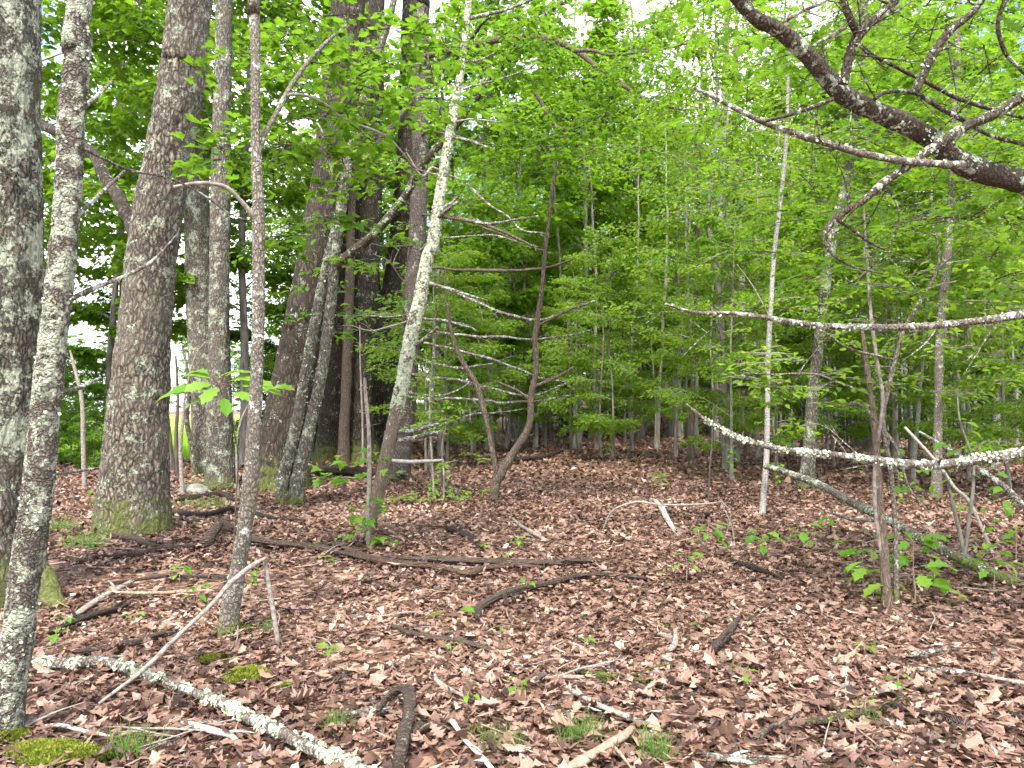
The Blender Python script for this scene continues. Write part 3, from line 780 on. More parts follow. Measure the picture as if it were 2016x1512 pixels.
# 8 - twin lichened stems
t = HeroTree('twin_stem_tree', 575, 985, 'pair of thin lichened stems rising from one mossy clump', d=11.4); HT['t8'] = t
t.part('stem', [(566, 998, 40), (556, 960, 28), (570, 900, 26), (588, 820, 25), (599, 760, 24), (620, 640, 23), (640, 540, 20), (655, 470, 16), (664, 420, 8)], M['grey'], n=90, nr=22, sink=True, amp=.1, freq=8, lich=900, lsize=(.01, .03))
t.part('stem', [(578, 998, 40), (590, 930, 28), (612, 830, 24), (632, 740, 23), (650, 610, 21), (660, 500, 21), (684, 330, 20), (708, 225, 17), (735, 139, 15), (762, 52, 14), (778, -10, 13)], M['grey'], n=130, nr=22, sink=True, extend=(.4, .2, 2, .02), amp=.1, freq=8, lich=1200, lsize=(.01, .03))
t.part('limb', [(662, 522, 22), (700, 492, 20), (739, 458, 18), (794, 392, 17), (822, 340, 15), (857, 295, 15), (902, 243, 14), (947, 180, 14), (958, 156, 15), (999, 121, 13), (1023, 80, 12), (1079, 24, 10), (1135, -8, 8)], M['limb'], d=(11.4, 10.4), n=90, nr=12, amp=.14, freq=9, lich=700, lsize=(.01, .025))
m = MB(); tube(m, [t.base + (-.06, -.05, -.1), t.base + (-.02, 0, .06), t.base + (0, .05, .2)], [.26, .20, .07], 24, 36, .5, 9)
m.build('mossy_root_clump', M['mossy'], t.o, t.base)
t.crown([(830, 260, 10.6, .5, 12), (960, 300, 10.2, .7, 16), (760, 470, 11, .5, 9), (1000, 50, 10.2, .6, 14), (880, 130, 10.4, .5, 12), (1090, 160, 10, .7, 14), (690, 540, 12.5, .5, 9), (800, 640, 13, .5, 8), (640, 620, 13, .4, 6), (900, 420, 11, .6, 10), (1050, 350, 10.5, .7, 12), (1180, 60, 10.5, .8, 16), (1300, 120, 10.8, .8, 16), (1240, 250, 11, .8, 12), (1120, 20, 9.5, .6, 12), (1380, 30, 11, .8, 14), (1000, 180, 10, .6, 10), (1330, 330, 11.5, .8, 10), (1420, 150, 11, .8, 12), (1210, 150, 10, .7, 10), (1100, 280, 10.2, .7, 10)], OAK_C, M['leaf_oak'], M['limb'], .15, nleaf=15, spray=.5)
# 9 - dark cluster
t = HeroTree('grey_trunk_tree', 655, 905, 'broad dark trunk standing left of the brown snag and the hollow oak', d=20.5); HT['t9a'] = t
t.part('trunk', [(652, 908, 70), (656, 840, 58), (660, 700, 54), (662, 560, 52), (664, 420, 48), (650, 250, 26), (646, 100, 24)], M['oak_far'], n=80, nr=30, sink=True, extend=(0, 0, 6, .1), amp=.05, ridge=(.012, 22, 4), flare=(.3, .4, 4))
t = HeroTree('dead_snag', 676, 903, 'bare brown dead snag leaning against the hollow oak', 'dead tree', d=18.6); HT['snag'] = t
t.part('trunk', [(676, 906, 30), (678, 850, 22), (684, 700, 20), (688, 570, 19), (692, 430, 15), (702, 300, 12), (712, 235, 6)], M['dead'], n=90, nr=18, sink=True, amp=.12, freq=5, ridge=(.012, 30, 6))
t.part('limb', [(718, 315, 12), (758, 268, 16), (785, 232, 13), (812, 200, 6)], M['dead'], d=14, n=24, nr=10, amp=.14, freq=8)
t = HeroTree('hollow_oak', 735, 898, 'dark hollow-footed oak dividing into two furrowed stems', d=21.0); HT['hollow'] = t
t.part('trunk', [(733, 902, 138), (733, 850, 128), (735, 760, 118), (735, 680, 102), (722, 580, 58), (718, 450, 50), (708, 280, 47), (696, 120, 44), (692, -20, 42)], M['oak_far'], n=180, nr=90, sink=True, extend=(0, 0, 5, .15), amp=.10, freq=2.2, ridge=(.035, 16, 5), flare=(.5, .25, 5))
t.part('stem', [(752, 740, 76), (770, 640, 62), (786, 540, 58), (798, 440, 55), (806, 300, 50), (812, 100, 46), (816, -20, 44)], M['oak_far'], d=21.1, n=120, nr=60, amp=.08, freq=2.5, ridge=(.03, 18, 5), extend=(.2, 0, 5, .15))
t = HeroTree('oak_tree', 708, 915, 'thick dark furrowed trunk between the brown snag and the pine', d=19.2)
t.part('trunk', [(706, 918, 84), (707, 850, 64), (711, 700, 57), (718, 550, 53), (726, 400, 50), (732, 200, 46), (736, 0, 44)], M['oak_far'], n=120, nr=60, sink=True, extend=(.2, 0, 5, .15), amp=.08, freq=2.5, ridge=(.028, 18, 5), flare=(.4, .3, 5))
# 11 - pine with dead whorls
t = HeroTree('pine_tree', 786, 945, 'straight pine trunk with tiers of bare dead branches, behind the lichen-white leaning tree', d=14.6); HT['pine'] = t
t.part('trunk', [(784, 948, 46), (790, 880, 40), (800, 800, 38), (812, 600, 37), (824, 420, 34), (829, 200, 31), (832, 0, 27), (833, -40, 27)], M['pine'], n=150, nr=44, sink=True, extend=(0, 0, 7, .08), amp=.05, ridge=(.012, 30, 3), flare=(.2, .25, 5))
pine_br = [
 ([(826, 527, 6.2), (900, 530, 6.2), (970, 533, 7.0), (1040, 530, 6.2), (1085, 524, 4.7), (1125, 512, 3.1)], 'dead', (14.5, 12.6)),
 ([(822, 552, 4.7), (850, 560, 4.7), (900, 578, 4.7), (945, 598, 5.5), (1000, 620, 6.2), (1060, 632, 6.2), (1110, 617, 4.7), (1170, 592, 3.9)], 'deadlichen', (14.5, 12.4)),
 ([(815, 622, 4.7), (850, 630, 5.5), (890, 633, 5.5), (915, 640, 4.7), (940, 652, 3.1)], 'deadlichen', (14.4, 12.8)),
 ([(812, 645, 4.7), (880, 655, 5.5), (960, 662, 5.5), (1050, 668, 4.7), (1110, 662, 3.9), (1165, 650, 2.3)], 'deadlichen', (14.5, 12.2)),
 ([(810, 670, 4.7), (880, 682, 5.5), (940, 700, 5.5), (1000, 718, 5.5), (1060, 742, 4.7), (1120, 752, 3.1)], 'deadlichen', (14.5, 12.6)),
 ([(806, 702, 4.7), (860, 715, 5.5), (905, 724, 5.5), (970, 716, 3.1)], 'deadlichen', (14.4, 13)),
 ([(802, 735, 4.7), (860, 742, 6.2), (925, 752, 6.2), (990, 770, 5.5), (1050, 778, 4.7), (1122, 752, 3.1)], 'deadlichen', (14.5, 12.4)),
 ([(796, 768, 3.9), (840, 779, 4.7), (880, 778, 4.7), (930, 750, 2.3)], 'deadlichen', (14.2, 13)),
 ([(798, 781, 4.7), (870, 786, 6.2), (960, 789, 5.5), (1040, 790, 4.7), (1125, 778, 2.3)], 'deadlichen', (14.5, 12.4)),
 ([(820, 495, 3.9), (880, 470, 3.9), (950, 462, 3.9), (1000, 470, 3.1), (1060, 486, 2.3)], 'deadlichen', (14.5, 12.8)),
 ([(822, 420, 3.9), (900, 432, 4.7), (960, 450, 3.9), (1030, 478, 3.1), (1090, 500, 2.3)], 'dead', (14.5, 12.8)),
 ([(838, 340, 3.1), (900, 352, 3.9), (945, 385, 4.7), (990, 420, 4.7), (1030, 450, 3.9), (1080, 462, 2.3)], 'deadlichen', (14.5, 12.8)),
 ([(808, 618, 3.9), (760, 622, 3.9), (710, 623, 3.1), (660, 620, 2.3)], 'deadlichen', (14.5, 13.4)),
 ([(806, 630, 3.1), (770, 640, 3.1), (730, 650, 3.1), (690, 640, 1.6)], 'grey_stick', (14.5, 13.6)),
 ([(820, 484, 4.7), (780, 482, 3.9), (740, 484, 3.1), (690, 470, 2.3)], 'dead', (14.5, 13.6)),
 ([(828, 264, 5.5), (860, 262, 4.7), (920, 275, 3.9), (990, 288, 2.3)], 'dead', (14.5, 13)),
 ([(800, 560, 3.1), (770, 520, 2.3), (735, 500, 1.6)], 'grey_stick', (14.5, 13.4)),
 ([(850, 840, 2.3), (930, 815, 3.1), (980, 812, 3.1), (1030, 806, 1.6)], 'deadlichen', (13.6, 12.6)),
]
for pth, mt, dd in pine_br:
    b = t.part('dead_branch', pth, M[mt], d=dd, n=36, nr=6, amp=.12, freq=16, wob=.07, lump=.2, lich=50 if mt == 'deadlichen' else 0, lsize=(.007, .016))
    # a few bare side twigs on every dead branch
    sm = t.last[0]
    for q in range(7):
        m = MB()
        i = random.randint(8, 34); a = sm[i, :3]; tv = unit(sm[min(i + 1, 35), :3] - sm[i - 1, :3])
        e = a + tv * random.uniform(.1, .3) + np.array([random.gauss(0, .12), random.gauss(0, .15), random.gauss(.03, .12)])
        tube(m, [a, (a + e) / 2 + np.array([0, 0, .02]), e], [.005, .004, .002], 5, 4, 0, cap=False)
        m.build('twig', M[mt], b, t.base)
t.part('broken_limb', [(832, 112, 10), (900, 98, 12), (963, 82, 13), (1027, 73, 13), (1086, 79, 13), (1135, 100, 12), (1183, 139, 11), (1242, 177, 9), (1285, 202, 7), (1342, 216, 4)], M['dead'], d=(14.4, 11.5), n=80, nr=10, amp=.14, freq=7)
t.part('broken_limb', [(1135, 100, 8), (1170, 100, 7), (1205, 108, 6), (1300, 97, 5), (1400, 74, 3)], M['dead'], d=(12.6, 11.5), n=40, nr=8, amp=.14, freq=9)
t.part('broken_limb', [(1050, 178, 7), (1067, 205, 8), (1080, 232, 8), (1098, 250, 8), (1118, 256, 6), (1130, 247, 4)], M['dead'], d=12, n=30, nr=8, amp=.12, freq=10)
cr = Crown()
for k in range(34):       # sparse live needle sprays high on the pine
    c = P(*[(random.uniform(760, 900), random.uniform(0, 330), 14.6)][0]); az = random.uniform(0, 6.28)
    n_ = 60; dv = np.array([math.cos(az), math.sin(az), .1])
    e = c + dv * .5
    cr.twig(c, e, .006, .002)
    cr.leafset(c + np.outer(rng.random(n_), e - c), dv + rng.normal(0, .7, (n_, 3)), rng.normal(0, 1, (n_, 3)), rng.uniform(.08, .13, n_), rng.random(n_))
cr.write('crown', (np.array([(0, -.035, 0), (1, 0, 0), (0, .035, 0)], float), np.array([(0, 1, 2)])), [M['pine'], M['needle']], t.o, t.base, fold=0)
# 12 - lichen-white leaning tree
t = HeroTree('leaning_tree', 716, 1055, 'lichen-white leaning dead tree with a bare brown foot in mid-picture', d=8.5); HT['white'] = t
t.part('trunk', [(710, 1062, 44), (722, 1036, 33), (736, 1000, 28), (749, 951, 27), (760, 905, 27), (772, 847, 27), (782, 800, 26), (790, 765, 25)], M['bare'], n=90, nr=28, sink=True, amp=.10, freq=8, ridge=(.006, 40, 6), flare=(.09, .6, 4), cap=False, lich=150, spans=[(.55, 1)], label='bare brown weathered foot of the trunk')
t.part('upper_trunk', [(772, 847, 24), (782, 800, 27), (791, 760, 27), (807, 673, 28), (827, 587, 27), (843, 500, 24), (851, 486, 24), (872, 347, 21), (889, 243, 18), (908, 139, 14), (916, 69, 13), (923, 0, 12), (927, -40, 11)], M['lichen_bark'], n=170, nr=26, extend=(.2, 0, 1.6, .01), amp=.09, freq=12, lich=3600, lsize=(.008, .024), label='upper trunk crusted with pale green lichen')
wb = [([(783, 852, 9), (820, 846, 9), (850, 838, 8), (868, 834, 4)], 'deadlichen'), ([(785, 868, 9), (815, 862, 10), (845, 855, 10), (866, 852, 8)], 'deadlichen'), ([(765, 906, 8), (800, 909, 8), (840, 908, 7), (872, 906, 5)], 'white_stick'),
      ([(820, 680, 9), (840, 665, 8), (862, 644, 5)], 'deadlichen'), ([(880, 250, 6), (870, 180, 5), (878, 100, 4), (875, 20, 3)], 'limb'), ([(876, 265, 5), (862, 200, 4), (845, 120, 3), (832, 90, 2)], 'limb'), ([(926, 80, 8), (945, 52, 6), (966, 32, 4)], 'limb'),
      ([(925, 36, 8), (960, 28, 8), (1000, 18, 6), (1045, 0, 5), (1080, -20, 4)], 'deadlichen'), ([(918, 122, 5), (945, 118, 5), (975, 104, 3)], 'deadlichen'), ([(912, 175, 5), (950, 165, 4), (1000, 150, 3), (1035, 136, 2)], 'deadlichen'),
      ([(890, 270, 5), (920, 275, 5), (960, 290, 3)], 'deadlichen'), ([(858, 432, 10), (880, 415, 8), (900, 398, 5)], 'deadlichen'), ([(860, 420, 8), (890, 400, 6), (905, 385, 4)], 'deadlichen'), ([(866, 427, 7), (905, 432, 7), (960, 440, 6), (1020, 432, 4), (1060, 425, 2)], 'deadlichen'),
      ([(858, 425, 8), (930, 435, 7), (1000, 460, 6), (1050, 485, 4)], 'dead'), ([(840, 555, 6), (880, 568, 7), (920, 580, 5), (960, 592, 3)], 'deadlichen'), ([(872, 340, 6), (850, 330, 5), (830, 345, 4), (800, 300, 3)], 'grey_stick'), ([(893, 240, 4), (930, 235, 4), (985, 240, 2)], 'grey_stick')]
for pth, mt in wb:
    t.part('dead_branch', pth, M[mt], d=(8.5, 8.2), n=24, nr=7, amp=.14, freq=22, wob=.01, lich=40 if mt == 'deadlichen' else 0, lsize=(.006, .014))
# 13 - V-shaped dead sapling
t = HeroTree('forked_dead_sapling', 970, 985, 'brown dead sapling forked low in a V at the middle of the clearing', 'dead sapling', d=11.7); HT['vee'] = t
t.part('stem', [(968, 990, 21.3), (975, 960, 16.4), (985, 935, 18.0), (1010, 892, 16.4), (1041, 840, 13.9), (1047, 778, 12.3), (1055, 729, 11.5), (1053, 667, 11.5), (1060, 615, 10.7), (1066, 570, 9.0), (1072, 500, 8.2), (1080, 445, 8.2), (1086, 382, 7.4), (1096, 330, 6.6), (1110, 278, 4.9), (1120, 252, 3.3)], M['dead'], n=150, nr=16, sink=True, amp=.16, freq=10, ridge=(.005, 40, 5), wob=.02)
t.part('stem', [(980, 940, 11.9), (971, 900, 11.0), (961, 847, 10.2), (947, 788, 11.0), (933, 750, 11.0), (906, 705, 9.3), (892, 660, 7.6), (886, 632, 6.8), (879, 580, 5.1), (876, 530, 3.4)], M['dead'], n=80, nr=12, amp=.16, freq=10, wob=.02)
for pth in ([(1046, 762, 7), (1075, 752, 7), (1105, 738, 6), (1130, 722, 4)], [(1046, 790, 7), (1020, 770, 6), (975, 750, 5)], [(1060, 640, 5), (1110, 615, 5), (1150, 600, 3)]):
    t.part('branch', pth, M['dead'], n=18, nr=7, amp=.14, freq=14)

# ------------------------------------------------------------------ right-hand side trees
t = HeroTree('birch_tree', 1500, 1013, 'slender pale grey birch, dead log leaning on its foot', d=10.2); HT['birch'] = t
t.part('trunk', [(1499, 1016, 15), (1503, 980, 12), (1509, 900, 11), (1511, 800, 10), (1512, 700, 10), (1518, 600, 9), (1524, 500, 9), (1541, 355, 8), (1549, 249, 7), (1552, 120, 6), (1556, -20, 5)], M['birch'], n=130, nr=14, sink=True, extend=(0, 0, 2, .01), amp=.08, freq=14, flare=(.06, .8, 4))
t.part('branch', [(1513, 620, 4), (1480, 560, 3), (1450, 520, 2)], M['sap'], n=10, nr=5)
t.crown([(1560, 480, 10.2, .5, 10), (1500, 330, 10.2, .5, 12), (1570, 180, 10.2, .6, 14), (1470, 600, 10.3, .35, 6), (1540, 60, 10.2, .6, 12)], OVAL_S, M['leaf_beech'], M['sap'], .085, nleaf=24, spray=.5)
right = [
 ('oak_tree', 1588, 962, 'grey lichened trunk leaning right just behind the slender birch', [(1586, 966, 34), (1592, 900, 26), (1600, 780, 22), (1614, 650, 20), (1628, 540, 19), (1645, 440, 20), (1668, 355, 19), (1684, 249, 18), (1696, 120, 16), (1702, -20, 15)], 'grey', 13.4),
 ('maple_tree', 1842, 987, 'straight trunk with a mossy brown foot at the right of the forked shrub', [(1841, 990, 24), (1844, 940, 19), (1848, 800, 16), (1850, 660, 16), (1862, 540, 17), (1872, 400, 15), (1880, 200, 13), (1888, -20, 11)], 'smooth', 11.8),
 ('maple_tree', 1360, 902, 'thin dark trunk standing alone at the right of the clearing', [(1360, 905, 14), (1362, 820, 10), (1366, 680, 9), (1372, 520, 8), (1376, 350, 7), (1380, 180, 6)], 'fardark', 20.6),
 ('oak_tree', 1694, 874, 'pair-standing grey trunk far back, left of a red-brown one', [(1692, 876, 20), (1694, 780, 16), (1700, 640, 17), (1706, 520, 16), (1706, 380, 15), (1704, 200, 13), (1702, 0, 12)], 'far', 27),
 ('pine_tree', 1710, 884, 'red-brown trunk far back behind the forked shrub', [(1710, 886, 22), (1712, 800, 17), (1716, 650, 16), (1722, 500, 14), (1726, 300, 12), (1730, 50, 10)], 'pine', 25),
 ('maple_tree', 1764, 905, 'pale thin trunk rising above the forked shrub', [(1760, 908, 14), (1758, 800, 13), (1760, 660, 14), (1765, 520, 14), (1776, 360, 12), (1782, 200, 10), (1786, 0, 9)], 'far', 20.5),
 ('maple_tree', 1322, 852, 'small far trunk between the thin dark trunk and the clearing', [(1320, 853, 13), (1324, 760, 9), (1328, 640, 9), (1332, 500, 8), (1336, 300, 7)], 'far', 37),
 ('oak_tree', 1416, 868, 'pale far trunk left of the slender birch', [(1416, 870, 22), (1418, 740, 16), (1416, 600, 15), (1418, 460, 17), (1420, 340, 16), (1426, 220, 14), (1430, 60, 12)], 'far', 30),
 ('oak_tree', 1462, 866, 'pale far trunk close behind the slender birch', [(1462, 868, 18), (1462, 740, 14), (1460, 560, 14), (1458, 400, 13), (1452, 250, 11), (1448, 100, 9)], 'far', 31),
 ('maple_tree', 1810, 900, 'white spindly birch stem right of the forked shrub', [(1796, 950, 9), (1800, 900, 9), (1806, 840, 8), (1812, 760, 7), (1820, 650, 6), (1830, 520, 5)], 'birch', 15),
 ('maple_tree', 1548, 890, 'dark straight pole behind the slender birch', [(1548, 892, 10), (1546, 760, 8), (1546, 560, 8), (1547, 380, 8), (1545, 260, 7), (1543, 120, 6)], 'fardark', 23),
]
for nm, bx, by, lab, pth, mt, d in right:
    t = HeroTree(nm, bx, by, lab, d=d)
    t.part('trunk', pth, M[mt], n=90, nr=20, sink=True, extend=(.1, 0, 2.5, .02), amp=.08, freq=5, flare=(.18, .5, 4), wob=.02)
    top = pth[-1]
    cl = []
    for k in range(15):
        q = random.random(); py = 620 - 640 * q
        pxs = np.interp(py, [p[1] for p in pth][::-1], [p[0] for p in pth][::-1])
        cl.append((pxs + random.gauss(0, 45 * 12 / d), py, d + random.gauss(0, .6), .55, 7))
    t.crown(cl, MAPLE_S if nm != 'pine_tree' else KITE, M['leaf_maple'] if nm != 'pine_tree' else M['needle'], M['sap'], .13, nleaf=18, spray=.55)

# big limbs reaching in from an oak that stands just outside the frame
t = HeroTree('oak_tree', 2330, 1270, 'oak standing beyond the right edge, its dark lichened limbs reaching into the picture', d=4.6); HT['reach'] = t
t.part('trunk', [(2330, 1290, 120), (2325, 1000, 100), (2320, 600, 90), (2310, 200, 80), (2300, -200, 70)], M['oak'], n=120, nr=60, sink=True, extend=(.2, .2, 3, .06), amp=.06, freq=4, ridge=(.014, 26, 3.4), flare=(.16, .5, 5))
lm = [
 ('limb', [(2330, 420, 62), (2150, 392, 50), (2016, 358, 46), (1930, 335, 44), (1880, 312, 44), (1830, 272, 40), (1760, 235, 38), (1690, 205, 36), (1650, 178, 36), (1600, 122, 32), (1540, 65, 30), (1490, 38, 28), (1455, 0, 26), (1430, -30, 24)], 'limb', (4.6, 3.9), 700, [(.42, .62)]),
 ('branch', [(1895, 325, 18.7), (1860, 325, 15.3), (1800, 320, 13.6), (1700, 302, 13.6), (1640, 285, 12.8), (1570, 265, 12.8), (1500, 240, 11.0), (1430, 205, 9.3), (1365, 172, 6.0)], 'deadlichen', (4.15, 3.9), 260, None),
 ('branch', [(2080, 150, 24), (2016, 190, 22), (1960, 225, 20), (1910, 245, 20), (1850, 285, 19), (1800, 318, 18), (1745, 355, 17), (1700, 395, 15), (1655, 422, 14), (1630, 448, 13), (1622, 470, 8), (1640, 500, 7), (1680, 525, 5), (1740, 540, 3)], 'limb', (4.2, 4.0), 700, [(0, .55)]),
 ('branch', [(1660, 165, 20), (1668, 130, 18), (1682, 85, 18), (1710, 50, 18), (1745, 22, 17), (1780, -20, 15)], 'limb', (4.0, 3.9), 300, None),
 ('branch', [(1690, 70, 14), (1675, 40, 14), (1660, 0, 12), (1655, -30, 11)], 'limb', (3.95, 3.8), 0, None),
 ('branch', [(1800, 185, 17), (1815, 150, 17), (1838, 105, 17), (1870, 62, 16), (1915, 25, 15), (1945, -20, 13)], 'limb', (4.1, 4.0), 260, None),
 ('branch', [(1722, 195, 7), (1745, 182, 8), (1800, 183, 9), (1850, 212, 9), (1900, 238, 9), (1950, 268, 8), (2016, 285, 8), (2100, 310, 8)], 'limb', (4.05, 4.4), 0, None),
 ('branch', [(1690, 85, 8), (1715, 108, 8), (1760, 130, 8), (1830, 165, 8), (1900, 200, 8), (2016, 232, 7), (2100, 250, 7)], 'limb', (4.2, 4.6), 0, None),
 ('branch', [(1640, 195, 9), (1600, 212, 8), (1550, 228, 7), (1500, 240, 6)], 'limb', (3.98, 3.9), 0, None),
 ('branch', [(1540, 45, 8), (1570, 28, 7), (1620, 5, 6), (1650, -15, 5)], 'deadlichen', (3.9, 3.8), 60, None),
 ('branch', [(1600, 92, 6), (1640, 70, 8), (1665, 55, 7)], 'deadlichen', (3.9, 3.9), 40, None),
 ('branch', [(2200, 580, 24.5), (2100, 602, 20.2), (2016, 618, 18.0), (1940, 630, 15.8), (1850, 640, 14.4), (1750, 645, 13.0), (1650, 644, 12.2), (1580, 638, 11.5), (1500, 625, 10.1), (1440, 618, 8.6), (1370, 616, 7.2), (1310, 598, 4.3)], 'deadlichen', (4.6, 4.2), 420, None),
 ('branch', [(2200, 870, 24.5), (2100, 885, 23.0), (2016, 893, 21.6), (1950, 900, 20.2), (1870, 912, 18.7), (1800, 914, 16.6), (1720, 905, 15.1), (1640, 895, 13.7), (1560, 888, 12.2), (1490, 875, 10.8), (1440, 855, 9.4), (1390, 828, 7.9), (1350, 795, 4.3)], 'deadlichen', (4.7, 4.5), 2200, [(.1, 1)]),
 ('branch', [(1662, 545, 4), (1680, 555, 4), (1720, 520, 4), (1720, 480, 2)], 'limb', 4.2, 0, None),
 ('branch', [(1750, 370, 5), (1770, 420, 4), (1760, 470, 4), (1735, 500, 2)], 'limb', 4.2, 0, None),
 ('branch', [(1645, 430, 7), (1680, 455, 6), (1715, 480, 5), (1755, 498, 3), (1800, 512, 2)], 'limb', 4.15, 0, None),
 ('branch', [(1990, -20, 9), (1965, 40, 8), (1975, 95, 8), (2000, 130, 7), (2040, 165, 6)], 'limb', (4.3, 4.5), 0, None),
]
for nm, pth, mt, d, lc, sp in lm:
    t.part(nm, pth, M[mt], d=d, n=100 if lc else 50, nr=18 if pth[2][2] > 25 else 10, amp=.13, freq=16, wob=.012, lich=lc, spans=sp, lsize=(.008, .022), lump=.14)
    sm = t.last[0]; K = len(sm)
    for q in range(9 if lc else 5):
        i = random.randint(int(K * .15), K - 4); a = sm[i, :3]; r_ = sm[i, 3]; tv = unit(sm[i + 1, :3] - sm[i - 1, :3])
        L = random.uniform(.03, .07) if q < 3 else random.uniform(.12, .42)
        dv = unit(tv * random.uniform(.2, .9) + np.array([random.gauss(0, .6), random.gauss(0, .5), random.gauss(.05, .6)])); e = a + dv * (L + r_)
        m = MB(); w0 = r_ * .38 if q < 3 else min(r_ * .3, .005)
        tube(m, [a, a + dv * (L * .5 + r_) + rng.normal(0, .03 * L, 3), e], [w0, w0 * .8, w0 * .6 if q < 3 else .0012], 10, 6, .2, 30, jag=.8 if q < 3 else 0)
        if q >= 3:
            for z in range(2):
                b0 = a + (e - a) * random.uniform(.4, .8); tube(m, [b0, b0 + unit(dv + rng.normal(0, .6, 3)) * L * .4], [w0 * .6, .001], 4, 4, 0, cap=False)
        m.build('stub' if q < 3 else 'twig', M[mt], t.o, t.base)
t.crown([(1960, 420, 4.6, .22, 5), (1900, 470, 4.9, .25, 5), (1760, 30, 5.0, .35, 7), (1920, 110, 5.0, .35, 7), (1985, 200, 4.8, .25, 4), (1600, 60, 5.2, .3, 5), (1850, 0, 5.2, .3, 6),
         (1990, 540, 5.0, .2, 4), (1470, 130, 5.6, .3, 4), (2080, 300, 5, .3, 5), (1700, 150, 5.6, .4, 6), (1550, 140, 5.6, .4, 7), (1480, 20, 6, .4, 8), (1800, 240, 5.8, .4, 7), (1880, 380, 5.6, .3, 6), (1960, 30, 5.4, .35, 8), (1660, 230, 6.2, .4, 7), (1560, 420, 6.4, .35, 5), (1400, 60, 6.6, .4, 7), (1770, 430, 6, .3, 5), (1600, 330, 6.0, .35, 5), (1700, 500, 6, .3, 5)], OAK, M['leaf_oak'], M['limb'], .14, nleaf=9, spray=.4)

# forked shrub, right front
t = HeroTree('forked_shrub', 1748, 1190, 'forked shrub with a split dead stem and oak leaves round its foot, front right', 'shrub', d=5.65); HT['shrub'] = t
t.part('dead_stem', [(1750, 1200, 24), (1744, 1150, 19), (1740, 1080, 16), (1734, 1000, 15), (1728, 920, 13), (1723, 850, 12), (1717, 800, 11), (1706, 720, 9), (1700, 665, 6), (1696, 640, 3)], M['bare'], n=110, nr=16, sink=True, amp=.2, freq=14, ridge=(.006, 50, 6))
t.part('stem', [(1764, 1195, 12), (1764, 1120, 10), (1762, 1030, 9), (1754, 930, 9), (1742, 860, 10), (1738, 815, 9), (1747, 775, 9), (1762, 710, 9), (1779, 653, 8), (1800, 612, 8), (1828, 568, 7), (1846, 530, 6), (1848, 495, 4), (1836, 440, 3)], M['smooth'], n=110, nr=12, sink=True, amp=.1, freq=16)
t.part('stem', [(1758, 1195, 10), (1728, 1040, 8), (1722, 960, 8), (1726, 880, 8), (1738, 790, 8), (1728, 720, 7), (1718, 650, 7), (1712, 590, 6), (1706, 500, 5), (1700, 400, 3)], M['grey_stick'], n=80, nr=10, sink=True, amp=.1, freq=16)
for pth in ([(1760, 708, 5), (1725, 700, 5), (1690, 692, 5), (1660, 680, 4), (1632, 660, 4), (1612, 650, 3)], [(1722, 782, 4), (1690, 768, 4), (1648, 752, 4), (1612, 738, 4), (1570, 735, 3), (1527, 737, 3), (1456, 734, 2)],
            [(1728, 835, 7), (1710, 810, 6), (1690, 795, 6), (1678, 792, 4)], [(1846, 530, 3), (1875, 505, 3), (1900, 480, 2)], [(1742, 850, 7), (1758, 870, 7), (1772, 900, 5), (1790, 960, 4), (1830, 1010, 3)]):
    t.part('branch', pth, M['smooth'], d=(5.65, 5.5), n=30, nr=7, amp=.1, freq=16)
t.crown([(1660, 640, 5.7, .16, 4), (1600, 690, 5.6, .18, 5), (1700, 560, 5.8, .2, 5), (1480, 745, 5.6, .16, 4), (1560, 770, 5.6, .2, 5), (1820, 640, 5.8, .22, 5), (1870, 560, 5.8, .2, 5), (1640, 780, 5.7, .18, 5), (1780, 760, 5.8, .2, 4), (1860, 720, 5.9, .25, 5), (1940, 640, 6, .25, 5)], OVAL, M['leaf_beech'], M['sap'], .075, nleaf=15, spray=.32)

# ------------------------------------------------------------------ repeats: saplings, trees, shrubs, conifers of the background
def proto(kind, n, **kw):
    return [make_tree_meshes(**kw) for _ in range(n)]
PR = {
 'sapling': proto('s', 3, h=6.5, r0=.04, c0=.9, rad=1.8, nbr=30, nleaf=8500, size=.10, tmpl=KITE, bmat=M['sap'], lmat=M['leaf_beech'], up=.22, sub=6, shape=.4),
 'maple': proto('m', 3, h=12, r0=.085, c0=2.6, rad=2.8, nbr=38, nleaf=8000, size=.15, tmpl=MAPLE_F, bmat=M['far'], lmat=M['leaf_maple'], lean=.5, up=.35, sub=7, shape=.5),
 'beech': proto('b', 3, h=12, r0=.09, c0=1.6, rad=2.9, nbr=40, nleaf=15000, size=.125, tmpl=KITE, bmat=M['far'], lmat=M['leaf_beech'], lean=.5, up=.25, sub=7, shape=.45),
 'tall': proto('t', 3, h=20, r0=.17, c0=7.0, rad=4.2, nbr=44, nleaf=12500, size=.215, tmpl=KITE, bmat=M['fardark'], lmat=M['leaf_beech'], lean=.7, up=.4, sub=7, shape=.5),
 'shrub': proto('h', 3, h=4.2, r0=.035, c0=.2, rad=1.7, nbr=34, nleaf=9500, size=.12, tmpl=KITE, bmat=M['sap'], lmat=M['leaf_shrub'], lean=.4, up=.35, sub=6, shape=.4, flat=.6, tilt=.6),
 'conifer': [make_conifer_meshes(5.5, .05, 1.5, 46, M['fardark'], M['needle']) for _ in range(2)],
}
CNT = {}
NAMES = {'sapling': ('beech_sapling', 'sapling'), 'maple': ('maple_tree', 'tree'), 'beech': ('beech_tree', 'tree'), 'tall': ('canopy_tree', 'tree'), 'shrub': ('leafy_shrub', 'shrub'), 'conifer': ('hemlock_sapling', 'conifer')}
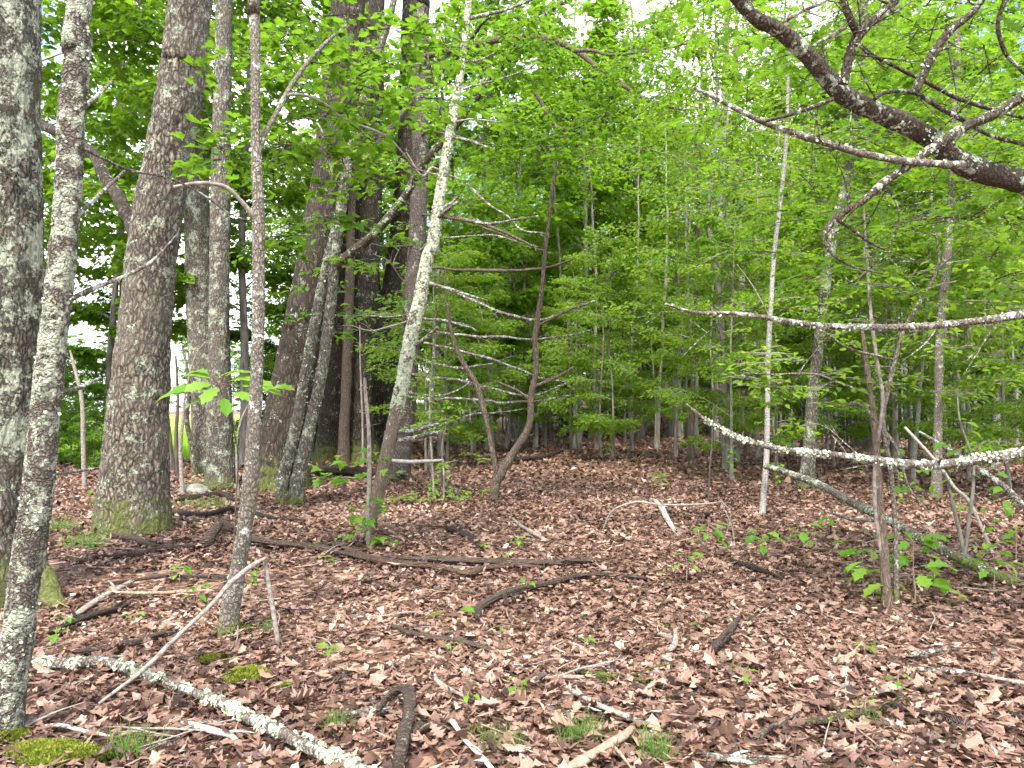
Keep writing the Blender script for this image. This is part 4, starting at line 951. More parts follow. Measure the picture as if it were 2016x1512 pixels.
def inst(kind, px, d, label, group, s=1.0, rz=None, var=None):
    x = (px - 1008.0) / F * d
    k = CNT.get(kind, 0); CNT[kind] = k + 1
    tr, cw = PR[kind][k % len(PR[kind]) if var is None else var]
    nm, cat = NAMES[kind]
    o = root(nm, (x, d, g1(x, d)), label, cat, group, random.uniform(0, 6.28) if rz is None else rz, s)
    child('trunk', tr, o); child('crown', cw, o)
    return o

# saplings one can pick out in and around the clearing
for px, d, s, lab in [
 (1183, 20.8, 1.0, 'slim beech sapling at the far middle of the clearing, left of its twin'),
 (1205, 20.0, .95, 'slim beech sapling right of its twin at the middle of the clearing'),
 (1140, 23.5, .9, 'thin beech sapling behind the pair in the clearing'),
 (842, 17.5, .8, 'leafy beech sapling behind the lichen-white leaning tree'),
 (880, 18.5, .9, 'beech sapling right of the pine with dead branches'),
 (930, 22, 1.0, 'beech sapling between the pine and the V-shaped dead sapling'),
 (1000, 27, 1.1, 'beech sapling straight behind the V-shaped dead sapling'),
 (1075, 27, 1.1, 'beech sapling at the back edge of the clearing'),
 (1438, 15.2, .9, 'beech sapling left of the slender birch, leafy near its foot'),
 (1290, 26, 1.1, 'beech sapling between the clearing twins and the thin dark trunk'),
 (1525, 17, 1.0, 'beech sapling right behind the slender birch'),
 (1640, 18, 1.0, 'beech sapling right of the leaning grey trunk'),
 (1760, 16, .95, 'beech sapling behind the forked shrub'),
 (1905, 15, .95, 'beech sapling right of the trunk with the mossy foot'),
 (1985, 12.5, .85, 'beech sapling at the right edge of the picture'),
 (2080, 11, .9, 'beech sapling partly beyond the right edge'),
]:
    inst('sapling', px, d, lab, 'beech saplings around the clearing', s)

ZONES = [(650, 'behind the dark hollow oak'), (900, 'behind the pine with dead branches'), (1060, 'far behind the V-shaped dead sapling'), (1240, 'at the back of the clearing'), (1420, 'behind the thin dark trunk'), (1600, 'far behind the slender birch'), (1800, 'behind the forked shrub'), (2400, 'at the far right of the wood')]
def zone(px):
    for a, z in ZONES:
        if px <= a: return z
    return ZONES[-1][1]
KW = {'sapling': 'pale beech sapling', 'maple': 'bright green maple', 'beech': 'tall leafy beech', 'tall': 'dark-trunked canopy tree', 'conifer': 'dark feathery hemlock'}
def row(kind, d0, d1, n, x0, x1, smin, smax):
    for k in range(n):
        px = x0 + (x1 - x0) * (k + random.uniform(.1, .9)) / n; d = random.uniform(d0, d1)
        z = zone(px); far = 'near' if d < 26 else ('midway' if d < 40 else 'remote')
        inst(kind, px, d, f'{KW[kind]} {z}, {far}', f'{NAMES[kind][1]}s {z}', random.uniform(smin, smax))
row('sapling', 34, 46, 14, 900, 2100, 1.0, 1.3)
row('sapling', 40, 56, 26, 700, 2200, .9, 1.4)
row('maple', 38, 46, 11, 1000, 2200, 1.0, 1.3)
row('beech', 40, 50, 12, 680, 2250, .9, 1.3)
row('maple', 46, 58, 13, 660, 2300, 1.0, 1.4)
row('beech', 50, 68, 20, 660, 2400, 1.1, 1.5)
row('tall', 38, 66, 20, 600, 2400, .9, 1.25)
row('maple', 62, 88, 14, 900, 2500, 1.1, 1.5)
row('sapling', 50, 62, 16, 900, 2050, .5, .8)
row('sapling', 27, 40, 12, 900, 2050, .3, .45)
row('conifer', 24, 33, 9, 1640, 2150, .7, 1.1)
row('conifer', 36, 50, 8, 900, 1700, .5, .8)
# left side: a screen of shrubs in front of the meadow, and trees over it
for px, d, s, lab in [(140, 24, .95, 'dark leafy shrub between the slim speckled tree and the thick oak'),
                      (545, 26, 1.1, 'dark shrub left of the dark leaning oak'), (610, 25, 1.0, 'shrub behind the twin lichened stems'), 
                      (185, 17.5, .5, 'low green shrub left of the thick oak foot'), (110, 18.5, .55, 'low green shrub behind the speckled tree foot'), (620, 22.5, .5, 'low green bush behind the twin stems'), (20, 19, .6, 'low green shrub by the left edge'), (30, 30, 1.3, 'meadow-edge shrub at the far left'), (700, 30, 1.1, 'shrub behind the brown snag')]:
    inst('shrub', px, d, lab, 'shrubs along the meadow edge', s)
for px, d, s, kind, lab in [(230, 26, 1.1, 'maple', 'maple above the shrubs behind the thick oak'), (560, 27, 1.1, 'maple', 'maple behind the dark leaning oak'),
                            (620, 24, 1.0, 'beech', 'leafy beech behind the twin lichened stems'), (760, 27, 1.1, 'beech', 'leafy beech behind the hollow oak'),
                            (-60, 22, 1.0, 'maple', 'maple outside the left edge'), (870, 22, 1.1, 'maple', 'maple above the dead pine branches'), (75, 17, 1.35, 'maple', 'maple high between the edge trunk and the speckled tree'), (215, 24, 1.5, 'maple', 'tall maple left of the thick oak top'), (335, 17, 1.35, 'maple', 'maple crown behind the thick oak top'), (485, 18, 1.35, 'maple', 'tall maple behind the thin pale maple')]:
    inst(kind, px, d, lab, 'trees on the meadow side', s)
# far tree line across the meadow
for k in range(26):
    px = -250 + 39 * k + random.uniform(-10, 10)
    inst('beech' if k % 2 else 'maple', px, random.uniform(88, 120), 'far tree across the meadow', 'tree line across the meadow', random.uniform(.9, 1.35))
# overhead canopy nearer than the far trees, hanging into the top of the frame
for px, d, s, kind, lab in [(1165, 33, 1.35, 'maple', 'maple whose foliage stands over the clearing twins'), (1340, 34, 1.35, 'maple', 'bright maple left behind the thin dark trunk'), (1430, 17.5, 1.0, 'beech', 'beech over the left of the slender birch'),
                            (1760, 19, 1.0, 'beech', 'beech over the forked shrub'), (1960, 18, 1.0, 'maple', 'maple in the upper right corner behind the dark limbs'), (1010, 30, 1.2, 'beech', 'beech behind the arching dead limb'), (1600, 21, 1.05, 'maple', 'maple behind the big reaching limb'), (1080, 34, 1.0, 'tall', 'tall tree filling the gap above the V-shaped dead sapling'), (1260, 31, .95, 'tall', 'tall tree over the back of the clearing'), (1135, 29, 1.5, 'maple', 'tall maple standing left of the clearing twins'), (965, 25, 1.5, 'maple', 'tall maple right of the lichen-white tree top')]:
    inst(kind, px, d, lab, 'trees leaning over the clearing', s)

# slim bare poles at left and far pole-like trunks
def pole(name, path, d, mat, label, cat='sapling', group=None, twigs=3):
    t = HeroTree(name, path[0][0], path[0][1], label, cat, group, d=d)
    t.part('stem', path, M[mat], n=40, nr=8, sink=True, amp=.1, freq=10, wob=.015)
    sm = t.last[0]
    for k in range(twigs):
        i = random.randint(12, 38); a = sm[i, :3]; e = a + np.array([random.gauss(0, .16), random.gauss(0, .1), random.uniform(.03, .2)])
        m = MB(); tube(m, [a, (a + e) / 2 + [0, 0, .02], e], [.006, .004, .002], 5, 4, 0, cap=False); m.build('twig', M[mat], t.o, t.base)
    return t
pole('dead_pole_sapling', [(167, 955, 9), (164, 860, 9), (160, 780, 8), (146, 720, 6), (138, 690, 3)], 13.5, 'grey_stick', 'pale bare dead pole between the slim speckled tree and the thick oak')
pole('dead_pole_sapling', [(362, 970, 9), (355, 900, 8), (359, 830, 7), (366, 770, 5), (385, 700, 3), (408, 670, 2)], 12.6, 'grey_stick', 'pale crooked pole beside the stone by the straight oaks')
pole('dead_pole_sapling', [(352, 930, 9), (347, 860, 8), (350, 790, 6), (346, 700, 4)], 15, 'fardark', 'dark thin stem beside the thick oak')
pole('dead_pole_sapling', [(386, 930, 13), (378, 880, 11), (368, 830, 10), (372, 760, 8), (360, 680, 5)], 15.4, 'grey', 'short grey stem left of the straight oaks')
pole('dead_pole_sapling', [(470, 975, 6), (466, 900, 5), (474, 830, 4), (500, 780, 2)], 12.4, 'grey_stick', 'spindly stem just right of the straight lichened oak')
for k, (px, py, top, w, lab) in enumerate([(715, 925, 640, 5, 'thin bare stem in front of the hollow oak'), (848, 960, 610, 7, 'slim upright pole in front of the pine'), (870, 985, 800, 4, 'short thin stem right of the pine foot'), (838, 930, 700, 5, 'thin stem close to the pine trunk'), (888, 890, 690, 12, 'dark short trunk at the back left of the clearing'),
                                         (1124, 900, 640, 6, 'thin pole left of the clearing twins'), (1246, 870, 560, 7, 'far pole right of the clearing twins'), (1418, 880, 560, 6, 'thin pole left of the birch'), (1395, 990, 800, 4, 'spindly stem near the thin dark trunk')]):
    d = depth_of(py); j = random.uniform(-12, 12)
    pole('thin_stem_sapling', [(px, py, w), (px + j * .3, py * .66 + top * .34, w * .85), (px + j, py * .33 + top * .67, w * .7), (px + j * 1.4, top, w * .4)], d, ['sap', 'grey', 'fardark'][k % 3], lab)
# ranks of far trunks closing the clearing
far_v = []
for k in range(4):
    m = MB(); tube(m, [(0, 0, -.1), (rng.normal(0, .1), 0, 2), (rng.normal(0, .2), 0, 5), (rng.normal(0, .3), 0, 9)], [.07, .055, .045, .02], 16, 7, .1, 4, wob=.1, flare=(.15, .5, 4)); far_v.append(m.mesh('trunk', M['fardark'] if k == 2 else M['far']))
for k in range(110):
    px = 820 + 1250 * (k + random.random()) / 110; d = random.uniform(28, 60); x = (px - 1008) / F * d
    o = bpy.data.objects.new('far_trunk', far_v[k % 4]); COL.objects.link(o)
    s = random.uniform(.55, 1.2); o.location = (x, d, g1(x, d)); o.scale = (s, s, random.uniform(.8, 1.2)); o.rotation_euler = (random.gauss(0, .03), random.gauss(0, .03), random.uniform(0, 6))
    tag(o, f'thin {"dark" if k % 4 == 2 else "pale"} far trunk {zone(px)}', 'trunk', f'thin far trunks {zone(px)}')
for k in range(34):
    px = (1240 + 800 * (k + random.random()) / 26) if k < 26 else (900 + 300 * (k - 26 + random.random()) / 8)
    d = random.uniform(18, 29) if k < 26 else random.uniform(24, 32); x = (px - 1008) / F * d
    o = bpy.data.objects.new('slim_trunk', far_v[[1, 3, 1, 2][k % 4]]); COL.objects.link(o)
    s = random.uniform(.7, 1.25); o.location = (x, d, g1(x, d)); o.scale = (s, s, random.uniform(1.0, 1.4)); o.rotation_euler = (random.gauss(0, .035), random.gauss(0, .035), random.uniform(0, 6))
    tag(o, f'slim {"dark" if k % 4 == 3 else "grey"} nearer stem {zone(px)}', 'trunk', f'slim nearer stems {zone(px)}')

# ------------------------------------------------------------------ fallen wood
def log(path, mat, label, up=0.5, cat='fallen branch', name='fallen_branch', n=50, nr=10, amp=.2, freq=12, wob=.02, lich=0, spans=None, lsize=(.012, .035), raise_=None, ridge=None, twigs=0, group=None, groove=None, jag=0.0, flatten=1.0, lump=0.0):
    """a limb lying on the floor: each pixel is met on the ground; raise_ lifts points (metres)"""
    pts, rr = [], []
    for k, (px, py, w) in enumerate(path):
        q = G(px, py); r = pxr(w * 1.08, q[1])
        q = G(px, py, r * up + .03); q[2] += (raise_[k] if raise_ else 0)
        pts.append(q); rr.append(r)
    base = np.array(pts[0]); base[2] = g1(base[0], base[1])
    o = root(name, tuple(base), label, cat, group)
    mb = MB(); sm, fr = tube(mb, pts, rr, n, nr, amp, freq, wob=wob, ridge=ridge, groove=groove, jag=jag, flat=flatten, lump=lump)
    w = mb.build('wood', M[mat], o, base)
    if lich:
        m2 = MB(); lichen_flakes(m2, sm, fr, lich, spans, lsize, upward=True)
        lo = m2.build('lichen', M['lichen'], w, base); lo['kind'] = 'stuff'
    for k in range(twigs):
        i = random.randint(5, n - 5); a = sm[i, :3]; tv = unit(sm[i + 1, :3] - sm[i - 1, :3])
        e = a + tv * random.uniform(.05, .2) + np.array([random.gauss(0, .1), random.gauss(0, .1), random.uniform(0, .08)])
        m = MB(); tube(m, [a, (a + e) / 2 + [0, 0, .01], e], [sm[i, 3] * .5, sm[i, 3] * .35, .002], 6, 5, .1, cap=False); m.build('twig', M[mat], o, base)
    return o
log([(52, 1303, 16.9), (132, 1306, 18.3), (201, 1301, 18.3), (264, 1322, 18.3), (347, 1350, 18.3), (434, 1384, 18.3), (503, 1421, 19.8), (590, 1460, 21.2), (700, 1512, 22.5), (780, 1550, 22.5)], 'deadlichen', 'grey-brown fallen branch tufted with pale lichen across the lower left', 1.0, n=150, nr=22, amp=.14, freq=16, groove=(.12, 2.4), lump=.22, jag=.7, lich=3400, spans=[(.0, .13), (.2, .42), (.44, .53), (.55, .70), (.72, .84), (.86, .99)], lsize=(.010, .030), twigs=4)
# leaning pole propped on an upright stick
def wood_from_pts(name, label, pts, rr, mat, cat='fallen branch', n=50, nr=10, **kw):
    pts = np.array(pts); base = pts[0].copy(); base[2] = g1(base[0], base[1])
    o = root(name, tuple(base), label, cat); mb = MB(); sm, fr = tube(mb, pts, rr, n, nr, **kw); mb.build('wood', M[mat], o, base); return o, base, sm, fr
pp = [(194, 1386, 8, 3.73), (285, 1313, 11, 3.95), (340, 1258, 12, 4.12), (410, 1192, 12, 4.33), (448, 1150, 13, 4.45), (486, 1119, 12, 4.58), (524, 1098, 9, 4.72)]
wood_from_pts('leaning_stick', 'long pale dead stick propped in front of the thin pale maple', [P(a, b, d) for a, b, w, d in pp], [pxr(w * .8, d) for a, b, w, d in pp], 'grey_stick', amp=.2, freq=16, lump=.2, wob=.02)
pp = [(548, 1268, 9), (542, 1230, 9), (534, 1180, 9), (526, 1130, 8), (520, 1100, 7)]
wood_from_pts('upright_stick', 'short grey upright stick holding the long pale stick', [P(a, b, 4.74) for a, b, w in pp], [pxr(w, 4.74) for a, b, w in pp], 'grey_stick', n=24, amp=.16, freq=18)
# log leaning from the birch down to the right
pp = [(1508, 918, 14, 10.0), (1560, 934, 15, 9.4), (1620, 958, 17, 8.6), (1690, 996, 18, 7.9), (1740, 1020, 19, 7.4), (1840, 1075, 22, 6.8), (1960, 1132, 26, 6.3), (2040, 1168, 28, 6.05), (2120, 1205, 28, 5.7)]
o, base, sm, fr = wood_from_pts('leaning_log', 'long grey-green dead log leaning down to the right from the slender birch', [P(a, b, d) for a, b, w, d in pp], [pxr(w * .9, d) for a, b, w, d in pp], 'grey', 'log', n=110, nr=18, amp=.1, freq=10)
m2 = MB(); lichen_flakes(m2, sm, fr, 260, [(.2, .4), (.5, .9)], (.008, .02), upward=True); lo = m2.build('lichen', M['lichen'], o, base); lo['kind'] = 'stuff'
pp = [(1735, 1022, 9, 7.3), (1690, 1024, 8, 7.2), (1655, 1016, 6, 7.2), (1630, 1008, 3, 7.2)]
mb = MB(); tube(mb, [P(a, b, d) for a, b, w, d in pp], [pxr(w, d) for a, b, w, d in pp], 20, 8, .12, 12); mb.build('branch', M['deadlichen'], o, base)
# lichened stick hanging at the right edge
pp = [(2030, 1010, 12, 6.2), (1980, 960, 11, 6.4), (1930, 925, 10, 6.6), (1860, 880, 8, 7), (1810, 850, 5, 7.2)]
o, base, sm, fr = wood_from_pts('leaning_stick', 'lichened dead stick slanting behind the right-hand pale branch', [P(a, b, d) for a, b, w, d in pp] , [pxr(w, d) for a, b, w, d in pp], 'deadlichen', n=50, amp=.1, freq=12)
pp = [(1782, 842, 8, 8.6), (1840, 905, 8, 8.0), (1880, 960, 9, 7.6), (1910, 990, 9, 7.3), (1955, 1090, 9, 6.9)]
wood_from_pts('leaning_stick', 'thin grey dead stick slanting right of the forked shrub', [P(a, b, d) for a, b, w, d in pp], [pxr(w * .7, d) for a, b, w, d in pp], 'grey_stick', n=50, amp=.1, freq=12)

big = [
 ([(436, 1026, 14.4), (496, 1060, 16.0), (590, 1074, 17.6), (660, 1086, 16.0), (739, 1100, 14.4), (830, 1112, 11.2)], 'rot', 'dark rotten log running right from behind the thin pale maple', 18),
 ([(655, 1068, 8.5), (700, 1086, 11.9), (760, 1106, 13.6), (843, 1115, 13.6), (919, 1129, 14.4), (950, 1118, 12.8), (1010, 1113, 11.9), (1066, 1117, 6.8)], 'redwood', 'red-brown crooked log lying along the dark one at mid-picture', 18),
 ([(767, 1098, 11.9), (878, 1103, 16.1), (960, 1104, 17.0), (1017, 1106, 17.0), (1096, 1109, 14.4), (1190, 1102, 8.5)], 'rot', 'broad dark rotten log across the middle of the floor', 18),
 ([(940, 1216, 11.5), (944, 1196, 15.8), (982, 1174, 18.0), (1034, 1157, 16.6), (1086, 1147, 14.4), (1138, 1133, 12.2), (1190, 1131, 10.1), (1275, 1139, 5.0)], 'rot', 'crooked grey-brown log with a frayed end below the broad dark log', 20),
 ([(770, 1233, 10), (843, 1251, 13), (906, 1261, 13), (978, 1287, 8)], 'rot', 'short dark stick sloping right in the lower middle', 12),
 ([(880, 1040, 10), (919, 1053, 15), (948, 1077, 10)], 'rotdark', 'stubby dark log right of the lichen-white tree', 12),
 ([(121, 1229, 9), (180, 1187, 13), (257, 1145, 11)], 'grey_stick', 'grey broken branch sloping up at the left, beside the root flare', 12),
 ([(100, 1246, 12), (174, 1214, 17), (245, 1192, 12)], 'rotdark', 'nearly black log behind the grey broken branch at left', 12),
 ([(150, 1283, 14), (222, 1272, 18), (295, 1254, 18), (342, 1246, 8)], 'rot', 'flat split dark log left of the thin pale maple', 14),
 ([(604, 929, 24), (660, 926, 24), (730, 930, 24), (790, 938, 18)], 'rotdark', 'thick dark log lying at the foot of the hollow oak', 16),
 ([(326, 1007, 10), (399, 1014, 13), (440, 1004, 12), (469, 1003, 11), (542, 1020, 9), (605, 1026, 6)], 'rotdark', 'sinuous dark root-like branch behind the thin pale maple', 10),
 ([(351, 984, 8), (400, 976, 9), (434, 972, 10), (462, 984, 7)], 'rotdark', 'dark branch by the stone at the straight oaks', 9),
 ([(215, 1053, 8), (260, 1060, 12), (306, 1077, 10)], 'rot', 'dark stick at the foot of the thick leaning oak', 10),
 ([(222, 1097, 9), (270, 1092, 10), (309, 1081, 12), (389, 1072, 10)], 'rot', 'brown stick crossing below the thick leaning oak', 10),
 ([(1017, 906, 10), (1050, 902, 10), (1076, 899, 9), (1107, 887, 5)], 'rotdark', 'dark low branch right of the V-shaped dead sapling', 9),
 ([(1107, 1317, 8), (1208, 1329, 10), (1302, 1341, 6)], 'mossy', 'mossy brown stick in the lower middle right', 9),
 ([(1048, 1336, 6), (1100, 1333, 9), (1165, 1334, 8)], 'tan_stick', 'tan stick left beside the mossy brown stick', 9),
 ([(1400, 1280, 18), (1435, 1250, 17), (1454, 1216, 11)], 'rot', 'short thick broken branch standing askew in the right-hand litter', 12),
 ([(1316, 1280, 9), (1326, 1262, 10), (1330, 1240, 7)], 'grey_stick', 'small grey stub left of the short thick broken branch', 8),
 ([(1652, 1304, 9), (1672, 1292, 9), (1692, 1276, 6)], 'tan_stick', 'tan stick below the forked shrub', 8),
 ([(1630, 1339, 6), (1655, 1350, 7), (1674, 1362, 5)], 'grey_stick', 'thin grey stick in the lower right litter', 7),
 ([(1751, 1386, 11), (1797, 1399, 12), (1868, 1410, 7)], 'rotdark', 'black wet stick in the lower right', 9),
 ([(1577, 1424, 14), (1669, 1410, 16), (1742, 1392, 10)], 'mossy', 'mossy branch next to the black wet stick', 10),
 ([(1498, 1447, 18), (1541, 1424, 15)], 'dead', 'stubby brown log piece left of the mossy branch', 9),
 ([(1568, 1503, 6), (1610, 1484, 8), (1656, 1466, 6)], 'grey_stick', 'grey stick near the bottom right', 8),
 ([(1400, 1488, 14), (1440, 1492, 14), (1480, 1500, 11)], 'deadlichen', 'lichen-speckled stick at the bottom right of centre', 9),
 ([(1442, 1104, 9), (1485, 1118, 12), (1520, 1130, 9), (1550, 1144, 5)], 'rotdark', 'dark stick left of the forked shrub', 8),
 ([(1792, 1290, 10), (1830, 1285, 9), (1868, 1278, 6)], 'deadlichen', 'pale lichened stick right of the forked shrub foot', 8),
 ([(1780, 1314, 5), (1833, 1319, 9), (1906, 1324, 7)], 'deadlichen', 'second pale lichened stick below the first at right', 8),
 ([(1925, 1328, 9), (1970, 1338, 9), (2025, 1347, 8)], 'grey_stick', 'grey-green stick running out of the right edge', 8),
 ([(1124, 1360, 9), (1169, 1386, 12), (1210, 1402, 12), (1258, 1420, 10)], 'grey_stick', 'pale barked stick above the grass tufts at bottom centre', 10),
 ([(1246, 1432, 10), (1225, 1452, 16), (1190, 1473, 18), (1110, 1520, 20)], 'tan_stick', 'thick grey-tan branch running off the bottom edge', 14),
 ([(885, 1417, 7), (900, 1440, 9), (919, 1466, 9), (970, 1516, 9)], 'white_stick', 'bleached white stick at bottom centre', 8),
 ([(855, 1326, 5), (865, 1345, 8), (925, 1376, 5)], 'grey_stick', 'thin grey twig above the curled root', 6),
 ([(0, 1444, 8), (45, 1432, 10), (85, 1420, 6)], 'grey_stick', 'grey stick at the foot of the slim speckled tree', 7),
 ([(90, 1428, 6), (130, 1430, 8), (174, 1442, 8), (224, 1450, 5)], 'white_stick', 'pale stick in the lower left corner', 7),
 ([(222, 1453, 6), (285, 1438, 8), (368, 1434, 6)], 'tan_stick', 'tan twig below the lichen-tufted branch', 7),
 ([(357, 1421, 8), (392, 1435, 12), (430, 1446, 12), (466, 1457, 9)], 'white_stick', 'pale grey stick beside the lichen-tufted branch', 9),
 ([(541, 1349, 8), (580, 1338, 9), (625, 1327, 9), (702, 1309, 5)], 'tan_stick', 'long thin stick right of the bright moss', 8),
 ([(1003, 1018, 4), (1034, 1039, 7), (1072, 1062, 7)], 'grey_stick', 'grey fork of twig in the mid litter', 7),
 ([(690, 1405, 10), (730, 1394, 13), (752, 1398, 9)], 'deadlichen', 'short pale stick at the curled root', 8),
 ([(210, 1150, 7), (300, 1136, 9), (360, 1134, 8), (448, 1138, 6)], 'rot', 'straight brown stick behind the long pale stick', 8),
 ([(228, 1166, 7), (300, 1168, 8), (420, 1163, 6)], 'tan_stick', 'tan stick lying parallel to the straight brown stick', 8),
 ([(1290, 985, 8), (1305, 1005, 9), (1322, 1035, 7), (1330, 1045, 4)], 'white_stick', 'bleached twig standing out of the right-hand litter', 7),
 ([(1560, 1080, 5), (1640, 1085, 7), (1735, 1082, 5)], 'rotdark', 'thin dark branch lying behind the forked shrub', 7),
 ([(1640, 1044, 6), (1648, 1066, 7), (1643, 1082, 5)], 'tan_stick', 'small tan stub left of the forked shrub', 6),
 ([(1950, 1370, 7), (1980, 1395, 9), (2030, 1425, 7)], 'rotdark', 'dark curved stick at the lower right edge', 7),
]
for pth, mt, lab, nr in big:
    w = max(p[2] for p in pth)
    log(pth, mt, lab, .75, 'log' if w > 17 else 'fallen branch', 'fallen_log' if w > 17 else 'fallen_branch', n=max(24, len(pth) * 14), nr=max(nr, 12) + 4, amp=.2, freq=16, wob=.035 if w > 9 else .02, groove=(.34, 2.6) if mt in ('rot', 'rotdark', 'redwood', 'mossy', 'dead') else (.12, 2), jag=1.0, flatten=.72 if w > 12 else .9, lump=.3, twigs=1 if w < 14 else 2)
# curled root
o = log([(784, 1512, 22), (794, 1456, 22), (804, 1422, 22), (803, 1392, 20), (786, 1384, 18), (760, 1390, 15), (744, 1402, 9)], 'rot', 'curled grey weathered root arching out of the litter at bottom centre', .9, 'root', 'curled_root', n=70, nr=18, amp=.15, freq=14, ridge=(.007, 55, 5), raise_=[0, .02, .045, .07, .07, .04, 0], groove=(.3, 3), lump=.2, jag=.8)
q = [G(792, 1480, .02), G(808, 1446, .04), G(840, 1430, .04), G(892, 1440, .015)]
mb = MB(); tube(mb, q, [.024, .026, .024, .01], 40, 20, .15, 14, groove=(.3, 3), lump=.2); b_ = np.array(o.location); mb.build('side_root', M['rot'], o, b_)
# upright broken slab by the maple
pp = [(396, 1085, 16, 7.6), (410, 1062, 26, 7.6), (430, 1036, 18, 7.7), (436, 1028, 8, 7.7)]
wood_from_pts('broken_stump', 'splintered dark stump piece left of the thin pale maple', [P(a, b, d) for a, b, w, d in pp], [pxr(w, d) for a, b, w, d in pp], 'rot', 'stump', n=30, nr=18, amp=.25, freq=9, ridge=(.012, 30, 5))
# arched dead twiggy branch, mid right
def arch(paths, label, mat):
    base = G(*paths[0][0][:2]); o = root('fallen_branch', tuple(base), label, 'fallen branch')
    for k, pth in enumerate(paths):
        ds = [p[3] for p in pth]; mb = MB()
        tube(mb, [P(p[0], p[1], p[3]) for p in pth], [pxr(p[2] * .6, p[3]) for p in pth], 30, 7, .2, 14, wob=.03); mb.build('wood' if k == 0 else 'twig', M[mat], o, base)
arch([[(1188, 1040, 5, 8.9), (1205, 1005, 6, 8.8), (1250, 989, 7, 8.7), (1300, 994, 7, 8.6), (1380, 992, 6, 8.5), (1422, 988, 4, 8.4)], [(1300, 994, 8, 8.6), (1310, 1020, 7, 8.5), (1335, 1055, 5, 8.4)], [(1422, 988, 4, 8.4), (1438, 1010, 3, 8.3), (1428, 1060, 2, 8.2)], [(1420, 990, 3, 8.4), (1442, 1040, 3, 8.2), (1446, 1110, 2, 7.2)]], 'pale arched dead branch left of the slender birch', 'grey_stick')

# scattered small twigs
tw = []
for k in range(8):
    m = MB(); L = 1.0; a = np.array([0, 0, 0.0]); pts = [a, (L * .35, rng.normal(0, .05), rng.normal(.02, .02)), (L * .7, rng.normal(0, .06), rng.normal(.02, .02)), (L, rng.normal(0, .08), 0)]
    tube(m, pts, [.016, .014, .012, .006], 16, 5, .15, 6)
    for q in range(2):
        i = random.uniform(.3, .8); e = (i + .2, random.choice([-1, 1]) * .18, .05); tube(m, [(i, 0, .01), e], [.009, .004], 4, 4, 0)
    tw.append([m.mesh('twig', M[x]) for x in ('grey_stick', 'tan_stick', 'rot')])
for k in range(185):
    d = math.sqrt(random.uniform(2.9 ** 2, 11 ** 2)); x = random.uniform(-.68, .68) * d
    if random.random() < .45: x = -abs(x); d = random.uniform(3.3, 8); x = random.uniform(-.68, -.2) * d
    mm = random.choice([0, 1, 2]); o = bpy.data.objects.new('fallen_twig', tw[k % 8][mm]); COL.objects.link(o)
    s = random.uniform(.15, .55); o.location = (x, d, g1(x, d) + .045); o.scale = (s, s * .8, s * .8); o.rotation_euler = (0, random.gauss(0, .06), random.uniform(0, 6.28))
    side = 'left' if x / d < -.22 else ('middle' if x / d < .22 else 'right'); nr_ = 'front' if d < 5.5 else 'middle-distance'
    tag(o, f'thin {["pale grey", "tan", "dark brown"][mm]} twig on the {nr_} litter at {side}', 'twig', f'twigs on the {nr_} litter {side}')

# ------------------------------------------------------------------ seedlings and small plants
def seedling(px, py, h, nl, size, tmpl, label, name='oak_seedling', cat='seedling', mat='leaf_seedling', spread=1.0, group=None, d=None, stemmat='tan_stick', lean=(0, 0)):
    size *= 1.18; h = h * 1.1 + .05
    q = G(px, py) if d is None else P(px, py, d)
    base = np.array([q[0], q[1], g1(q[0], q[1])])
    o = root(name, tuple(base), label, cat, group)
    top = base + np.array([lean[0] + random.gauss(0, .03) * h, lean[1], h])
    mb = MB(); tube(mb, [base - [0, 0, .03], (base + top) / 2 + [random.gauss(0, .04) * h, 0, 0], top], [.004 + .003 * h, .004, .002], 8, 5, 0); mb.build('stem', M[stemmat], o, base)
    for k in range(nl):
        f = 1 - .55 * (k / nl) ** 1.4 if h > .12 else 1.0
        a = base + (top - base) * f; az = k * 2.4 + random.gauss(0, .4)
        dr = np.array([math.cos(az), math.sin(az), random.gauss(-.05, .2)])
        st = a + unit(dr) * size * random.uniform(.25, .6) * spread
        m = MB(); tube(m, [a, st], [.0018, .0012], 3, 3, 0, cap=False)
        leaves(m, tmpl, st[None], (dr + [0, 0, -.25])[None], np.array([[random.gauss(0, .25), random.gauss(0, .25), 1]]), [size * random.uniform(.7, 1.15)], [random.random()], mat=1, bend=random.gauss(-.3, .15), fold=random.gauss(.2, .1))
        m.build('leaf', [M[stemmat], M[mat]], o, base)
    return o
